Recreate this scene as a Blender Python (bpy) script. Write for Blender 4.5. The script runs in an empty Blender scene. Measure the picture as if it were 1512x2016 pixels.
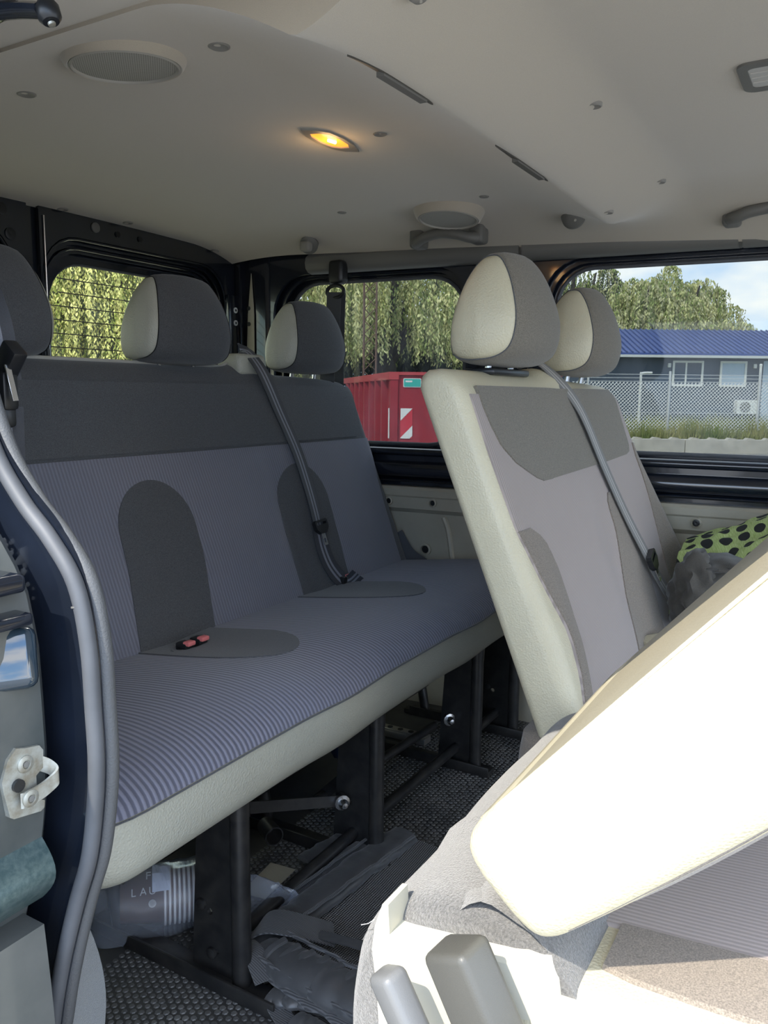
import bpy, bmesh, math, random
from mathutils import Vector, Matrix, noise
from mathutils.geometry import tessellate_polygon
import numpy as np
random.seed(7)
SC = bpy.context.scene
COL = SC.collection
PI = math.pi

# ------------------------------------------------------------------ camera, world, sun, exposure
def setup_camera():
    f, psi, roll, pit = 1600.0, math.radians(30.3), math.radians(0.6), math.atan(233 / 1600)
    fh = Vector((math.cos(psi), math.sin(psi), 0)); r0 = Vector((math.sin(psi), -math.cos(psi), 0)); up = Vector((0, 0, 1))
    fw = fh * math.cos(pit) - up * math.sin(pit); u0 = fh * math.sin(pit) + up * math.cos(pit)
    rt = r0 * math.cos(roll) + u0 * math.sin(roll); uu = -r0 * math.sin(roll) + u0 * math.cos(roll)
    m = Matrix((rt, uu, -fw)).transposed().to_4x4(); m.translation = Vector((0, 0, .95))
    cd = bpy.data.cameras.new('camera'); cd.sensor_fit = 'VERTICAL'; cd.sensor_height = 36; cd.lens = f / 2016 * 36
    cd.clip_start = .02; cd.clip_end = 500
    co = bpy.data.objects.new('camera', cd); COL.objects.link(co); co.matrix_world = m; SC.camera = co
setup_camera()
SC.view_settings.view_transform = 'Standard'; SC.view_settings.look = 'None'
SC.view_settings.gamma = 1; SC.view_settings.use_curve_mapping = False
SC.view_settings.exposure = 1.6

def setup_world():
    w = bpy.data.worlds.new('sky'); SC.world = w; w.use_nodes = True
    nt = w.node_tree; nt.nodes.clear(); N = nt.nodes.new; L = nt.links.new
    tc = N('ShaderNodeTexCoord'); sep = N('ShaderNodeSeparateXYZ'); L(tc.outputs['Generated'], sep.inputs[0])
    rp = N('ShaderNodeValToRGB'); L(sep.outputs['Z'], rp.inputs[0])
    e = rp.color_ramp.elements
    e[0].position = 0.0; e[0].color = (.30, .50, .76, 1); e[1].position = .6; e[1].color = (.20, .36, .66, 1)
    mp = N('ShaderNodeMapping'); mp.inputs['Scale'].default_value = (2.2, 2.2, 5.5); L(tc.outputs['Generated'], mp.inputs[0])
    mp.inputs['Location'].default_value = (.35, .1, .12)
    nz = N('ShaderNodeTexNoise'); nz.inputs['Scale'].default_value = 1.6; nz.inputs['Detail'].default_value = 8; nz.inputs['Roughness'].default_value = .55
    L(mp.outputs[0], nz.inputs[0])
    cr = N('ShaderNodeValToRGB'); cr.color_ramp.elements[0].position = .40; cr.color_ramp.elements[1].position = .60
    L(nz.outputs[0], cr.inputs[0])
    mx = N('ShaderNodeMix'); mx.data_type = 'RGBA'; mx.inputs[7].default_value = (.76, .76, .76, 1)
    L(cr.outputs[0], mx.inputs[0]); L(rp.outputs[0], mx.inputs[6])
    bg = N('ShaderNodeBackground'); bg.inputs[1].default_value = 2.2; L(mx.outputs[2], bg.inputs[0])
    out = N('ShaderNodeOutputWorld'); L(bg.outputs[0], out.inputs[0])
setup_world()
def setup_sun():
    d = Vector((1.0, -.20, -1.2)).normalized()          # the way the light travels
    sd = bpy.data.lights.new('sun', 'SUN'); sd.energy = 2.5; sd.angle = math.radians(.6); sd.color = (1, .93, .80)
    so = bpy.data.objects.new('sun', sd); COL.objects.link(so); so.rotation_euler = d.to_track_quat('-Z', 'Y').to_euler()
    so.location = (-4, -1, 6)
setup_sun()

# ------------------------------------------------------------------ materials
def nodes_of(name):
    m = bpy.data.materials.new(name); m.use_nodes = True
    nt = m.node_tree; b = nt.nodes['Principled BSDF']
    return m, nt, b
def sock(b, k, v):
    b.inputs[k].default_value = v
def c4(c): return (c[0], c[1], c[2], 1)
def math_node(nt, op, a, b=None):
    n = nt.nodes.new('ShaderNodeMath'); n.operation = op
    for i, x in enumerate((a, b)):
        if x is None: continue
        if isinstance(x, (int, float)): n.inputs[i].default_value = x
        else: nt.links.new(x, n.inputs[i])
    return n.outputs[0]
def coords(nt, scale=(1, 1, 1), kind='Object'):
    tc = nt.nodes.new('ShaderNodeTexCoord'); mp = nt.nodes.new('ShaderNodeMapping'); mp.inputs['Scale'].default_value = scale
    nt.links.new(tc.outputs[kind], mp.inputs[0]); return mp.outputs[0]
def noise_out(nt, co, scale, detail=3, rough=.55):
    n = nt.nodes.new('ShaderNodeTexNoise'); n.inputs['Scale'].default_value = scale; n.inputs['Detail'].default_value = detail
    n.inputs['Roughness'].default_value = rough; nt.links.new(co, n.inputs[0]); return n.outputs[0]
def ramp(nt, fac, p0, p1, c0=(0, 0, 0), c1=(1, 1, 1)):
    r = nt.nodes.new('ShaderNodeValToRGB'); e = r.color_ramp.elements
    e[0].position = p0; e[1].position = p1; e[0].color = c4(c0); e[1].color = c4(c1)
    nt.links.new(fac, r.inputs[0]); return r.outputs[0]
def mixc(nt, fac, a, b):
    n = nt.nodes.new('ShaderNodeMix'); n.data_type = 'RGBA'
    if isinstance(fac, (int, float)): n.inputs[0].default_value = fac
    else: nt.links.new(fac, n.inputs[0])
    for i, x in ((6, a), (7, b)):
        if isinstance(x, tuple): n.inputs[i].default_value = c4(x)
        else: nt.links.new(x, n.inputs[i])
    return n.outputs[2]
def bump(nt, b, h, strength, dist):
    n = nt.nodes.new('ShaderNodeBump'); n.inputs['Strength'].default_value = strength; n.inputs['Distance'].default_value = dist
    nt.links.new(h, n.inputs['Height']); nt.links.new(n.outputs[0], b.inputs['Normal']); return n
def plain(name, col, rough=.5, metal=0, var=.0, vscale=20, bscale=0, bstr=.3, bdist=.001, coat=0, spec=.5, col2=None, sheen=0):
    m, nt, b = nodes_of(name); sock(b, 'Roughness', rough); sock(b, 'Metallic', metal); sock(b, 'Base Color', c4(col))
    sock(b, 'Coat Weight', coat); sock(b, 'Coat Roughness', .06); sock(b, 'Specular IOR Level', spec); sock(b, 'Sheen Weight', sheen)
    co = coords(nt)
    if var or col2:
        c2 = col2 or tuple(max(0, x * (1 - var)) for x in col)
        f = ramp(nt, noise_out(nt, co, vscale, 5, .6), .35, .68)
        nt.links.new(mixc(nt, f, col, c2), b.inputs['Base Color'])
    if bscale: bump(nt, b, noise_out(nt, co, bscale, 3), bstr, bdist)
    return m
def vinyl(name, col, rough=.42):
    m, nt, b = nodes_of(name); sock(b, 'Roughness', rough)
    co = coords(nt)
    f = ramp(nt, noise_out(nt, co, 14, 4), .3, .75)
    nt.links.new(mixc(nt, f, col, tuple(x * .93 for x in col)), b.inputs['Base Color'])
    v = nt.nodes.new('ShaderNodeTexVoronoi'); v.inputs['Scale'].default_value = 330; v.feature = 'F1'; nt.links.new(co, v.inputs[0])
    bump(nt, b, v.outputs['Distance'], .7, .0009)
    return m
def ribbed(name, ca, cb, axis=0, period=.008, depth=.0011):
    m, nt, b = nodes_of(name); sock(b, 'Roughness', .82); sock(b, 'Sheen Weight', .25); sock(b, 'Sheen Roughness', .5)
    tc = nt.nodes.new('ShaderNodeTexCoord'); sep = nt.nodes.new('ShaderNodeSeparateXYZ'); nt.links.new(tc.outputs['Object'], sep.inputs[0])
    s = math_node(nt, 'SINE', math_node(nt, 'MULTIPLY', sep.outputs[axis], 2 * PI / period))
    w = math_node(nt, 'ADD', math_node(nt, 'MULTIPLY', s, .5), .5)
    nz = noise_out(nt, coords(nt), 900, 2)
    h = math_node(nt, 'ADD', w, math_node(nt, 'MULTIPLY', nz, .5))
    big = ramp(nt, noise_out(nt, coords(nt), 5, 4), .3, .7)
    base = mixc(nt, ramp(nt, w, .25, .75), cb, ca)
    nt.links.new(mixc(nt, math_node(nt, 'MULTIPLY', big, .25), base, tuple(x * .7 for x in ca)), b.inputs['Base Color'])
    bump(nt, b, h, .6, depth)
    return m
def weave(name, col, var=.38, scale=620, rough=.88, sheen=.2):
    m, nt, b = nodes_of(name); sock(b, 'Roughness', rough); sock(b, 'Sheen Weight', sheen)
    co = coords(nt); n1 = noise_out(nt, co, scale, 2)
    f = ramp(nt, n1, .3, .7)
    big = ramp(nt, noise_out(nt, co, 6, 4), .3, .7)
    a = mixc(nt, f, tuple(x * (1 - var) for x in col), tuple(min(1, x * (1 + var)) for x in col))
    nt.links.new(mixc(nt, math_node(nt, 'MULTIPLY', big, .2), a, tuple(x * .75 for x in col)), b.inputs['Base Color'])
    bump(nt, b, n1, .35, .0006)
    return m
def carpet(name, col, scale=420, var=.4):
    m, nt, b = nodes_of(name); sock(b, 'Roughness', .95); sock(b, 'Sheen Weight', .5)
    co = coords(nt); n1 = noise_out(nt, co, scale, 4, .7)
    f = ramp(nt, n1, .32, .68)
    a = mixc(nt, f, tuple(x * (1 - var) for x in col), tuple(min(1, x * (1 + var)) for x in col))
    nt.links.new(a, b.inputs['Base Color'])
    bump(nt, b, n1, .9, .003)
    return m
def glass(name, tint=(.62, .66, .66), haze=.05, lines=False):
    m = bpy.data.materials.new(name); m.use_nodes = True; nt = m.node_tree; nt.nodes.clear()
    N = nt.nodes.new; L = nt.links.new
    tr = N('ShaderNodeBsdfTransparent'); tr.inputs[0].default_value = c4(tint)
    gl = N('ShaderNodeBsdfGlossy'); gl.inputs['Roughness'].default_value = .03; gl.inputs[0].default_value = (.9, .95, 1, 1)
    di = N('ShaderNodeBsdfTranslucent'); di.inputs[0].default_value = (.8, .85, .95, 1)
    m1 = N('ShaderNodeMixShader'); m1.inputs[0].default_value = .012; L(tr.outputs[0], m1.inputs[1]); L(gl.outputs[0], m1.inputs[2])
    m2 = N('ShaderNodeMixShader'); L(m1.outputs[0], m2.inputs[1]); L(di.outputs[0], m2.inputs[2])
    co = coords(nt, (6, 6, 1.6))
    f = ramp(nt, noise_out(nt, co, 3, 5, .6), .42, .78)
    L(math_node(nt, 'ADD', math_node(nt, 'MULTIPLY', f, haze * 2.2), haze * .5), m2.inputs[0])
    o = N('ShaderNodeOutputMaterial'); L(m2.outputs[0], o.inputs[0]); return m
def film(name):
    m = bpy.data.materials.new(name); m.use_nodes = True; nt = m.node_tree; nt.nodes.clear(); N = nt.nodes.new; L = nt.links.new
    tr = N('ShaderNodeBsdfTransparent'); tr.inputs[0].default_value = (.93, .95, 1, 1)
    gl = N('ShaderNodeBsdfGlossy'); gl.inputs['Roughness'].default_value = .14
    di = N('ShaderNodeBsdfDiffuse'); di.inputs[0].default_value = (.62, .68, .8, 1)
    m1 = N('ShaderNodeMixShader'); m1.inputs[0].default_value = .18; L(tr.outputs[0], m1.inputs[1]); L(di.outputs[0], m1.inputs[2])
    lw = N('ShaderNodeLayerWeight'); lw.inputs[0].default_value = .25
    m2 = N('ShaderNodeMixShader'); L(lw.outputs['Facing'], m2.inputs[0]); L(m1.outputs[0], m2.inputs[1]); L(gl.outputs[0], m2.inputs[2])
    o = N('ShaderNodeOutputMaterial'); L(m2.outputs[0], o.inputs[0]); return m
def emit(name, col, s):
    m, nt, b = nodes_of(name); sock(b, 'Base Color', c4(col)); sock(b, 'Emission Color', c4(col)); sock(b, 'Emission Strength', s); sock(b, 'Roughness', .3); return m
def mesh_weave(name):
    m, nt, b = nodes_of(name); sock(b, 'Roughness', .55)
    tc = nt.nodes.new('ShaderNodeTexCoord'); sep = nt.nodes.new('ShaderNodeSeparateXYZ'); nt.links.new(tc.outputs['Object'], sep.inputs[0])
    sx = math_node(nt, 'SINE', math_node(nt, 'MULTIPLY', math_node(nt, 'ADD', sep.outputs[0], sep.outputs[1]), 760))
    sy = math_node(nt, 'SINE', math_node(nt, 'MULTIPLY', math_node(nt, 'SUBTRACT', sep.outputs[0], sep.outputs[1]), 760))
    p = math_node(nt, 'MULTIPLY', sx, sy)
    nt.links.new(ramp(nt, p, .0, .35, (.012, .012, .013), (.34, .34, .34)), b.inputs['Base Color'])
    bump(nt, b, p, .6, .001); return m
def polka(name):
    m, nt, b = nodes_of(name); sock(b, 'Roughness', .85)
    co = coords(nt, (1, 1, 1), 'UV')
    v = nt.nodes.new('ShaderNodeTexVoronoi'); v.inputs['Scale'].default_value = 7.5; v.inputs['Randomness'].default_value = .35; v.voronoi_dimensions = '2D'
    nt.links.new(co, v.inputs[0])
    d = ramp(nt, v.outputs['Distance'], .33, .35)
    st = ramp(nt, noise_out(nt, coords(nt, (6, 40, 40), 'UV'), 3, 4, .7), .35, .65)
    g = mixc(nt, st, (.30, .40, .10), (.52, .60, .26))
    nt.links.new(mixc(nt, d, (.012, .014, .012), g), b.inputs['Base Color']); return m
def grille(name, col):
    m, nt, b = nodes_of(name); sock(b, 'Roughness', .6)
    tc = nt.nodes.new('ShaderNodeTexCoord'); sep = nt.nodes.new('ShaderNodeSeparateXYZ'); nt.links.new(tc.outputs['Object'], sep.inputs[0])
    k = 2 * PI / .0042
    p = math_node(nt, 'MULTIPLY', math_node(nt, 'SINE', math_node(nt, 'MULTIPLY', sep.outputs[0], k)), math_node(nt, 'SINE', math_node(nt, 'MULTIPLY', sep.outputs[1], k)))
    nt.links.new(ramp(nt, p, .05, .5, tuple(x * 1.1 for x in col), tuple(x * .5 for x in col)), b.inputs['Base Color']); return m

M = {}
M['vinyl'] = vinyl('cream_vinyl', (.58, .525, .375))
M['vinyl_rear'] = vinyl('grey_cream_vinyl', (.435, .43, .36))
M['vinyl_shade'] = vinyl('cream_vinyl_shade', (.33, .295, .215), .5)  # cream vinyl darkened to stand in for sun grazing the tipped back
M['rib'] = ribbed('ribbed_fabric_grey_violet', (.205, .208, .255), (.15, .152, .187))
M['rib_seat'] = ribbed('ribbed_fabric_seat', (.215, .218, .28), (.08, .083, .118), period=.0095, depth=.0016)
M['fab_dark'] = weave('plain_dark_fabric', (.080, .083, .090))
M['fab_upper'] = weave('plain_grey_fabric', (.088, .092, .10))
M['fab_taupe'] = weave('taupe_fabric', (.215, .18, .145))
M['fab_upper2'] = weave('warm_grey_fabric', (.170, .150, .118))
M['rib2'] = ribbed('ribbed_fabric_mauve', (.40, .335, .305), (.28, .235, .215), period=.006, depth=.0006)
M['piping'] = plain('piping', (.45, .44, .40), .6)
M['carpet'] = carpet('grey_carpet', (.115, .108, .098), 420, .5)
M['felt'] = carpet('grey_felt', (.15, .165, .17), 700, .15)
M['head'] = carpet('headliner_felt', (.485, .435, .355), 900, .06)
for n_ in M['head'].node_tree.nodes:
    if n_.type == 'BUMP': n_.inputs['Strength'].default_value = .25; n_.inputs['Distance'].default_value = .001
M['clip'] = plain('clip_plastic', (.27, .26, .24), .5)
M['trim_grey'] = plain('grey_trim_plastic', (.15, .147, .136), .45, bscale=600, bstr=.15)
M['trim_cream'] = plain('cream_trim_plastic', (.41, .375, .295), .5, var=.12, vscale=8, bscale=700, bstr=.2)
M['plastic_cream'] = plain('cream_side_plastic', (.55, .52, .42), .38, bscale=500, bstr=.1)
M['paint'] = plain('midnight_paint', (.010, .014, .024), .22, coat=.8, var=.4, vscale=9)
M['paint_grn'] = plain('dusty_dark_green_paint', (.055, .064, .064), .30, coat=.35, col2=(.11, .113, .107), vscale=7, bscale=60, bstr=.05)
M['mirror_paint'] = plain('glossy_dark_paint', (.02, .035, .05), .08, coat=1)
M['paint_teal'] = plain('teal_metallic_paint', (.05, .085, .088), .35, metal=.4, col2=(.10, .14, .14), vscale=160)
M['black_metal'] = plain('black_satin_metal', (.012, .012, .013), .38, col2=(.03, .028, .026), vscale=30)
M['rubber'] = plain('rubber_seal', (.085, .09, .10), .56, var=.25, vscale=15)
M['rubber_tex'] = plain('textured_rubber', (.075, .078, .082), .55, bscale=500, bstr=.6, bdist=.001)
M['black_plastic'] = plain('black_plastic', (.012, .013, .015), .35)
M['dark_plastic'] = plain('dark_grey_plastic', (.075, .072, .062), .42, bscale=800, bstr=.25)
M['lever_grey'] = plain('lever_grey_plastic', (.15, .15, .148), .4, bscale=800, bstr=.2)
M['red_plastic'] = plain('red_button', (.80, .22, .22), .35)
M['zinc'] = plain('zinc_plate', (.46, .48, .45), .45, metal=.6, col2=(.26, .23, .17), vscale=60)
M['steel'] = plain('bright_steel', (.75, .76, .78), .25, metal=1)
M['belt'] = weave('belt_webbing', (.04, .042, .05), .3, 1600, .6)
M['belt_l'] = weave('belt_webbing_stripe', (.22, .225, .26), .25, 1600, .6)
M['belt2'] = weave('belt_webbing_taupe', (.15, .143, .135), .3, 1600, .6)
M['belt2_l'] = weave('belt_webbing_taupe_stripe', (.38, .365, .345), .25, 1600, .6)
M['floor'] = plain('rubber_mat', (.028, .028, .030), .55, col2=(.075, .072, .066), vscale=5)
M['stud'] = plain('rubber_stud', (.04, .041, .043), .5, col2=(.21, .205, .195), vscale=5)
M['glass'] = glass('window_glass', (.43, .445, .44), .007)
M['glass_rear'] = glass('rear_glass', (.66, .66, .55), .006)
M['wire'] = plain('heater_wire', (.05, .04, .03), .6)
M['film'] = film('clear_film')
M['cup_white'] = plain('cup_white', (.80, .78, .74), .5)
M['cup_brown'] = plain('cup_brown', (.085, .042, .030), .45)
M['paper'] = plain('paper', (.62, .66, .74), .7)
M['ink_light'] = plain('pale_print', (.62, .60, .56), .6)
M['nylon'] = plain('black_nylon', (.075, .075, .078), .36, var=.3, vscale=14, bscale=18, bstr=.5, bdist=.006, sheen=.2)
M['webbing'] = ribbed('black_webbing', (.10, .10, .105), (.03, .03, .033), period=.0034, depth=.0006)
M['mesh'] = mesh_weave('black_mesh')
M['polka'] = polka('green_polka_fabric')
M['bagcloth'] = weave('dark_taupe_cloth', (.055, .048, .038), .3, 700)
M['blue_cloth'] = plain('dark_blue_cloth', (.018, .035, .085), .8)
M['wood'] = plain('wood_stick', (.42, .24, .11), .6)
M['alu'] = plain('aluminium_track', (.42, .41, .39), .38, metal=.8)
M['amber'] = emit('lit_amber_lens', (1, .27, .025), .55)
M['bulb'] = emit('bulb', (1, .70, .32), 2.5)
M['lens'] = plain('clear_lens', (.50, .49, .46), .15)
M['grille'] = grille('speaker_grille', (.40, .39, .35))
M['ring'] = plain('speaker_ring', (.40, .385, .345), .5)
# outdoors
M['asphalt'] = plain('asphalt', (.27, .26, .24), .9, var=.25, vscale=2)
M['grass'] = plain('grass', (.16, .22, .055), .9, col2=(.36, .33, .14), vscale=1.2)
M['concrete'] = plain('concrete', (.50, .47, .40), .85, var=.25, vscale=2.5)
M['red'] = plain('red_container_paint', (.34, .022, .035), .45, var=.25, vscale=2)
M['red_rim'] = plain('red_rim', (.45, .055, .06), .45)
M['teal'] = plain('teal_sign', (.05, .42, .36), .4)
M['white'] = plain('white_paint', (.72, .72, .70), .5)
M['refl_red'] = plain('reflector_red', (.55, .04, .06), .4)
M['rust'] = plain('rusty_mast', (.16, .10, .07), .7)
M['navy_wall'] = plain('slate_blue_cladding', (.055, .075, .11), .6)
M['roof'] = plain('blue_roof_sheet', (.035, .07, .24), .45)
M['roof_rib'] = plain('blue_roof_rib', (.03, .055, .19), .45)
M['pane'] = plain('building_pane', (.38, .47, .58), .1)
M['galv'] = plain('galvanised', (.60, .61, .60), .5, metal=.2)
M['leaf_y'] = plain('willow_leaf_yellow', (.72, .69, .33), .7, col2=(.50, .52, .20), vscale=1)
M['leaf_g'] = plain('willow_leaf_green', (.32, .38, .10), .7, col2=(.18, .23, .06), vscale=1)
M['leaf_o'] = plain('willow_leaf_olive', (.58, .55, .30), .75, col2=(.38, .38, .19), vscale=.6)
M['leaf_shade'] = plain('willow_leaf_shade', (.035, .045, .018), .8)  # near-black green paints the shade inside and behind the crowns
M['bark'] = plain('bark', (.06, .05, .04), .9)

# ------------------------------------------------------------------ mesh helpers
WO = {}                                                    # world origin of every object made here
def link(o, origin, parent):
    COL.objects.link(o); WO[o.name] = Vector(origin)
    if parent is not None:
        o.parent = parent; o.location = Vector(origin) - WO[parent.name]
    else: o.location = origin
def tag(o, label=None, cat=None, group=None, kind=None):
    if label: o['label'] = label
    if cat: o['category'] = cat
    if group: o['group'] = group
    if kind: o['kind'] = kind
    return o
def thing(name, label, cat, loc, group=None):
    o = bpy.data.objects.new(name, None); o.empty_display_size = .05
    link(o, loc, None); return tag(o, label, cat, group)
def mk(name, geo, mat, parent=None, smooth=40, mats=None, midx=None, label=None):
    vs, fs = geo
    a = np.array([tuple(v) for v in vs], float)
    org = (a.min(0) + a.max(0)) / 2
    me = bpy.data.meshes.new(name); me.from_pydata([tuple(v) for v in (a - org)], [], [tuple(f) for f in fs])
    if mats:
        for x in mats: me.materials.append(M[x])
        for p, i in zip(me.polygons, midx): p.material_index = i
    else: me.materials.append(M[mat])
    me.validate()
    bm = bmesh.new(); bm.from_mesh(me); bmesh.ops.recalc_face_normals(bm, faces=bm.faces); bm.to_mesh(me); bm.free()
    if smooth:
        for p in me.polygons: p.use_smooth = True
        me.set_sharp_from_angle(angle=math.radians(smooth))
    o = bpy.data.objects.new(name, me); link(o, org, parent)
    if label: o['label'] = label
    return o
def join(*gs):
    V, F = [], []
    for v, f in gs:
        k = len(V); V += [tuple(p) for p in v]; F += [tuple(i + k for i in q) for q in f]
    return V, F
def xf(geo, m):
    return [tuple(m @ Vector(v)) for v in geo[0]], geo[1]
def loft(rings, caps=True, close=True):
    V, F = [], []; n = len(rings[0])
    for r in rings: V += [tuple(p) for p in r]
    for i in range(len(rings) - 1):
        for j in range(n if close else n - 1):
            k = (j + 1) % n
            F.append((i * n + j, i * n + k, (i + 1) * n + k, (i + 1) * n + j))
    if caps and close:
        if n <= 8:
            F.append(tuple(range(n - 1, -1, -1))); F.append(tuple((len(rings) - 1) * n + j for j in range(n)))
        else:
            for base, sg in ((0, -1), ((len(rings) - 1) * n, 1)):
                c = np.mean([V[base + j] for j in range(n)], 0); V.append(tuple(c)); q = len(V) - 1
                for j in range(n):
                    a, b = base + j, base + (j + 1) % n
                    F.append((a, b, q) if sg > 0 else (b, a, q))
    return V, F
def smooth_path(pts, n=6):
    P = [Vector(p) for p in pts]; out = []
    for i in range(len(P) - 1):
        p0, p1, p2, p3 = P[max(i - 1, 0)], P[i], P[i + 1], P[min(i + 2, len(P) - 1)]
        for k in range(n):
            t = k / n
            out.append(.5 * ((2 * p1) + (p2 - p0) * t + (2 * p0 - 5 * p1 + 4 * p2 - p3) * t * t + (3 * p1 - p0 - 3 * p2 + p3) * t ** 3))
    out.append(P[-1]); return out
def frames(path, ref=None):
    P = [Vector(p) for p in path]; out = []; N = None
    for i, p in enumerate(P):
        t = (P[min(i + 1, len(P) - 1)] - P[max(i - 1, 0)]).normalized()
        if ref is not None: n = (Vector(ref) - t * t.dot(Vector(ref))).normalized()
        elif N is None:
            a = Vector((0, 0, 1)) if abs(t.z) < .9 else Vector((1, 0, 0)); n = (a - t * t.dot(a)).normalized()
        else: n = (N - t * t.dot(N)).normalized()
        N = n; out.append((p, t, n, t.cross(n)))
    return out
def tube(path, r, n=10, caps=True, ref=None):
    rings = []
    fr = frames(path, ref)
    for i, (p, t, a, b) in enumerate(fr):
        rr = r[i] if isinstance(r, (list, tuple)) else r
        if isinstance(rr, (list, tuple)): ra, rb = rr
        else: ra = rb = rr
        rings.append([p + a * ra * math.cos(2 * PI * k / n) + b * rb * math.sin(2 * PI * k / n) for k in range(n)])
    return loft(rings, caps)
def sweep(path, prof, ref=None, caps=True):
    return loft([[p + a * x + b * y for x, y in prof] for p, t, a, b in frames(path, ref)], caps)
def box(x0, x1, y0, y1, z0, z1, bev=0, seg=2):
    bm = bmesh.new(); bmesh.ops.create_cube(bm, size=1)
    for v in bm.verts: v.co = Vector(((x0 + x1) / 2 + v.co.x * (x1 - x0), (y0 + y1) / 2 + v.co.y * (y1 - y0), (z0 + z1) / 2 + v.co.z * (z1 - z0)))
    if bev: bmesh.ops.bevel(bm, geom=bm.edges[:], offset=bev, segments=seg, profile=.5, affect='EDGES')
    bm.verts.index_update()
    g = ([tuple(v.co) for v in bm.verts], [tuple(v.index for v in f.verts) for f in bm.faces]); bm.free(); return g
def rrect(x0, x1, y0, y1, r, n=6):
    if isinstance(r, (int, float)): r = (r,) * 4               # corners: (x1,y1) (x0,y1) (x0,y0) (x1,y0)
    out = []
    for (cx, cy, a0, rr) in ((x1 - r[0], y1 - r[0], 0, r[0]), (x0 + r[1], y1 - r[1], 90, r[1]), (x0 + r[2], y0 + r[2], 180, r[2]), (x1 - r[3], y0 + r[3], 270, r[3])):
        for k in range(n + 1):
            a = math.radians(a0 + 90 * k / n); out.append((cx + rr * math.cos(a), cy + rr * math.sin(a)))
    return out
def circ(cx, cy, r, n=16): return [(cx + r * math.cos(2 * PI * k / n), cy + r * math.sin(2 * PI * k / n)) for k in range(n)]
def plate(outer, holes, fn, d0, d1):
    """flat sheet with holes; fn(u, v, d) -> world point"""
    loops = [outer] + list(holes)
    tri = tessellate_polygon([[Vector((p[0], p[1], 0)) for p in l] for l in loops])
    flat = [p for l in loops for p in l]; n = len(flat)
    V = [fn(p[0], p[1], d0) for p in flat] + [fn(p[0], p[1], d1) for p in flat]
    F = [tuple(t) for t in tri] + [tuple(i + n for i in reversed(t)) for t in tri]
    k = 0
    for l in loops:
        m = len(l)
        for i in range(m): F.append((k + i, k + (i + 1) % m, n + k + (i + 1) % m, n + k + i))
        k += m
    return V, F
def lathe(prof, center, axis=(0, 0, 1), n=24):
    ax = Vector(axis).normalized(); q = ax.to_track_quat('Z', 'Y').to_matrix(); c = Vector(center)
    rings = [[c + q @ Vector((max(r, 1e-5) * math.cos(2 * PI * k / n), max(r, 1e-5) * math.sin(2 * PI * k / n), h)) for k in range(n)] for r, h in prof]
    return loft(rings, True)
def blob(c, s, amp, fr, seed, sub=4, squash=None):
    bm = bmesh.new(); bmesh.ops.create_icosphere(bm, subdivisions=sub, radius=1)
    for v in bm.verts:
        d = v.co.normalized(); k = 1 + amp * noise.fractal(d * fr + Vector((seed, 0, 0)), .7, 2, 4)
        v.co = Vector((c[0] + d.x * s[0] * k, c[1] + d.y * s[1] * k, c[2] + d.z * s[2] * k))
        if squash is not None and v.co.z < squash: v.co.z = squash
    bm.verts.index_update()
    g = ([tuple(v.co) for v in bm.verts], [tuple(v.index for v in f.verts) for f in bm.faces]); bm.free(); return g
def patch(surf, rows, n=24, off=.003, low=-.004, edge=.006):
    """panel lying on surf(s, t): rows = [(t, s0, s1)], raised by off, its border tucked into the surface"""
    def P(s, t, o):
        e = 1e-3
        p = Vector(surf(s, t)); a = Vector(surf(s + e, t)) - p; b = Vector(surf(s, t + e)) - p
        nn = a.cross(b).normalized()
        return p + nn * o
    t0, t1 = rows[0][0], rows[-1][0]
    dt = edge * (1 if t1 > t0 else -1)
    R = [(rows[0][0] - dt * .4, rows[0][1], rows[0][2], low)] + [(r[0], r[1], r[2], off) for r in rows] + [(rows[-1][0] + dt * .4, rows[-1][1], rows[-1][2], low)]
    V, F = [], []
    cols = n + 3
    for (t, s0, s1, o) in R:
        for k in range(cols):
            if k == 0: s, oo = s0 - edge * .4, low
            elif k == cols - 1: s, oo = s1 + edge * .4, low
            else: s, oo = s0 + (s1 - s0) * (k - 1) / n, o
            V.append(tuple(P(s, t, min(oo, o))))
    for i in range(len(R) - 1):
        for k in range(cols - 1):
            F.append((i * cols + k, i * cols + k + 1, (i + 1) * cols + k + 1, (i + 1) * cols + k))
    return V, F
def interp(tab):
    xs = [a for a, b in tab]; ys = [b for a, b in tab]
    return lambda x: float(np.interp(x, xs, ys))
def rows_from(ts, f0, f1): return [(t, f0(t), f1(t)) for t in ts]
def arch_rows(zb, zt, c, hw, n=22, lean=0):
    """rows for an arch: straight sides, round head of half width hw"""
    out = []
    for k in range(n + 1):
        a = k / n; t = zb + (zt - zb) * (1 - (1 - a) ** 1.7)
        d = zt - t
        h = hw if d > hw else math.sqrt(max(hw * hw - (hw - d) ** 2, 1e-8))
        cc = c(t) if callable(c) else c
        out.append((t, cc - h, cc + h))
    return out
def belt(name, pts, nrm, w, parent, dark, light, th=.0016, n=6):
    """webbing with two pale lines woven in, facing nrm"""
    path = smooth_path(pts, n); V, F, I = [], [], []
    cols = [0, .14, .30, .44, .56, .70, .86, 1]; m = len(cols)
    for i, (p, t, a, b) in enumerate(frames(path, nrm)):
        for o in (th / 2, -th / 2):
            for c in cols: V.append(tuple(p + b * (c - .5) * w + a * o))
    L_ = len(path)
    for i in range(L_ - 1):
        for s in (0, 1):
            for c in range(m - 1):
                q = i * 2 * m + s * m + c; r = q + 2 * m
                F.append((q, q + 1, r + 1, r)); I.append(1 if c in (2, 4) else 0)
        for c in (0, m - 1):
            q = i * 2 * m + c; r = q + 2 * m
            F.append((q, q + m, r + m, r)); I.append(0)
    return mk(name, (V, F), None, parent, 50, (dark, light), I)
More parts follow.
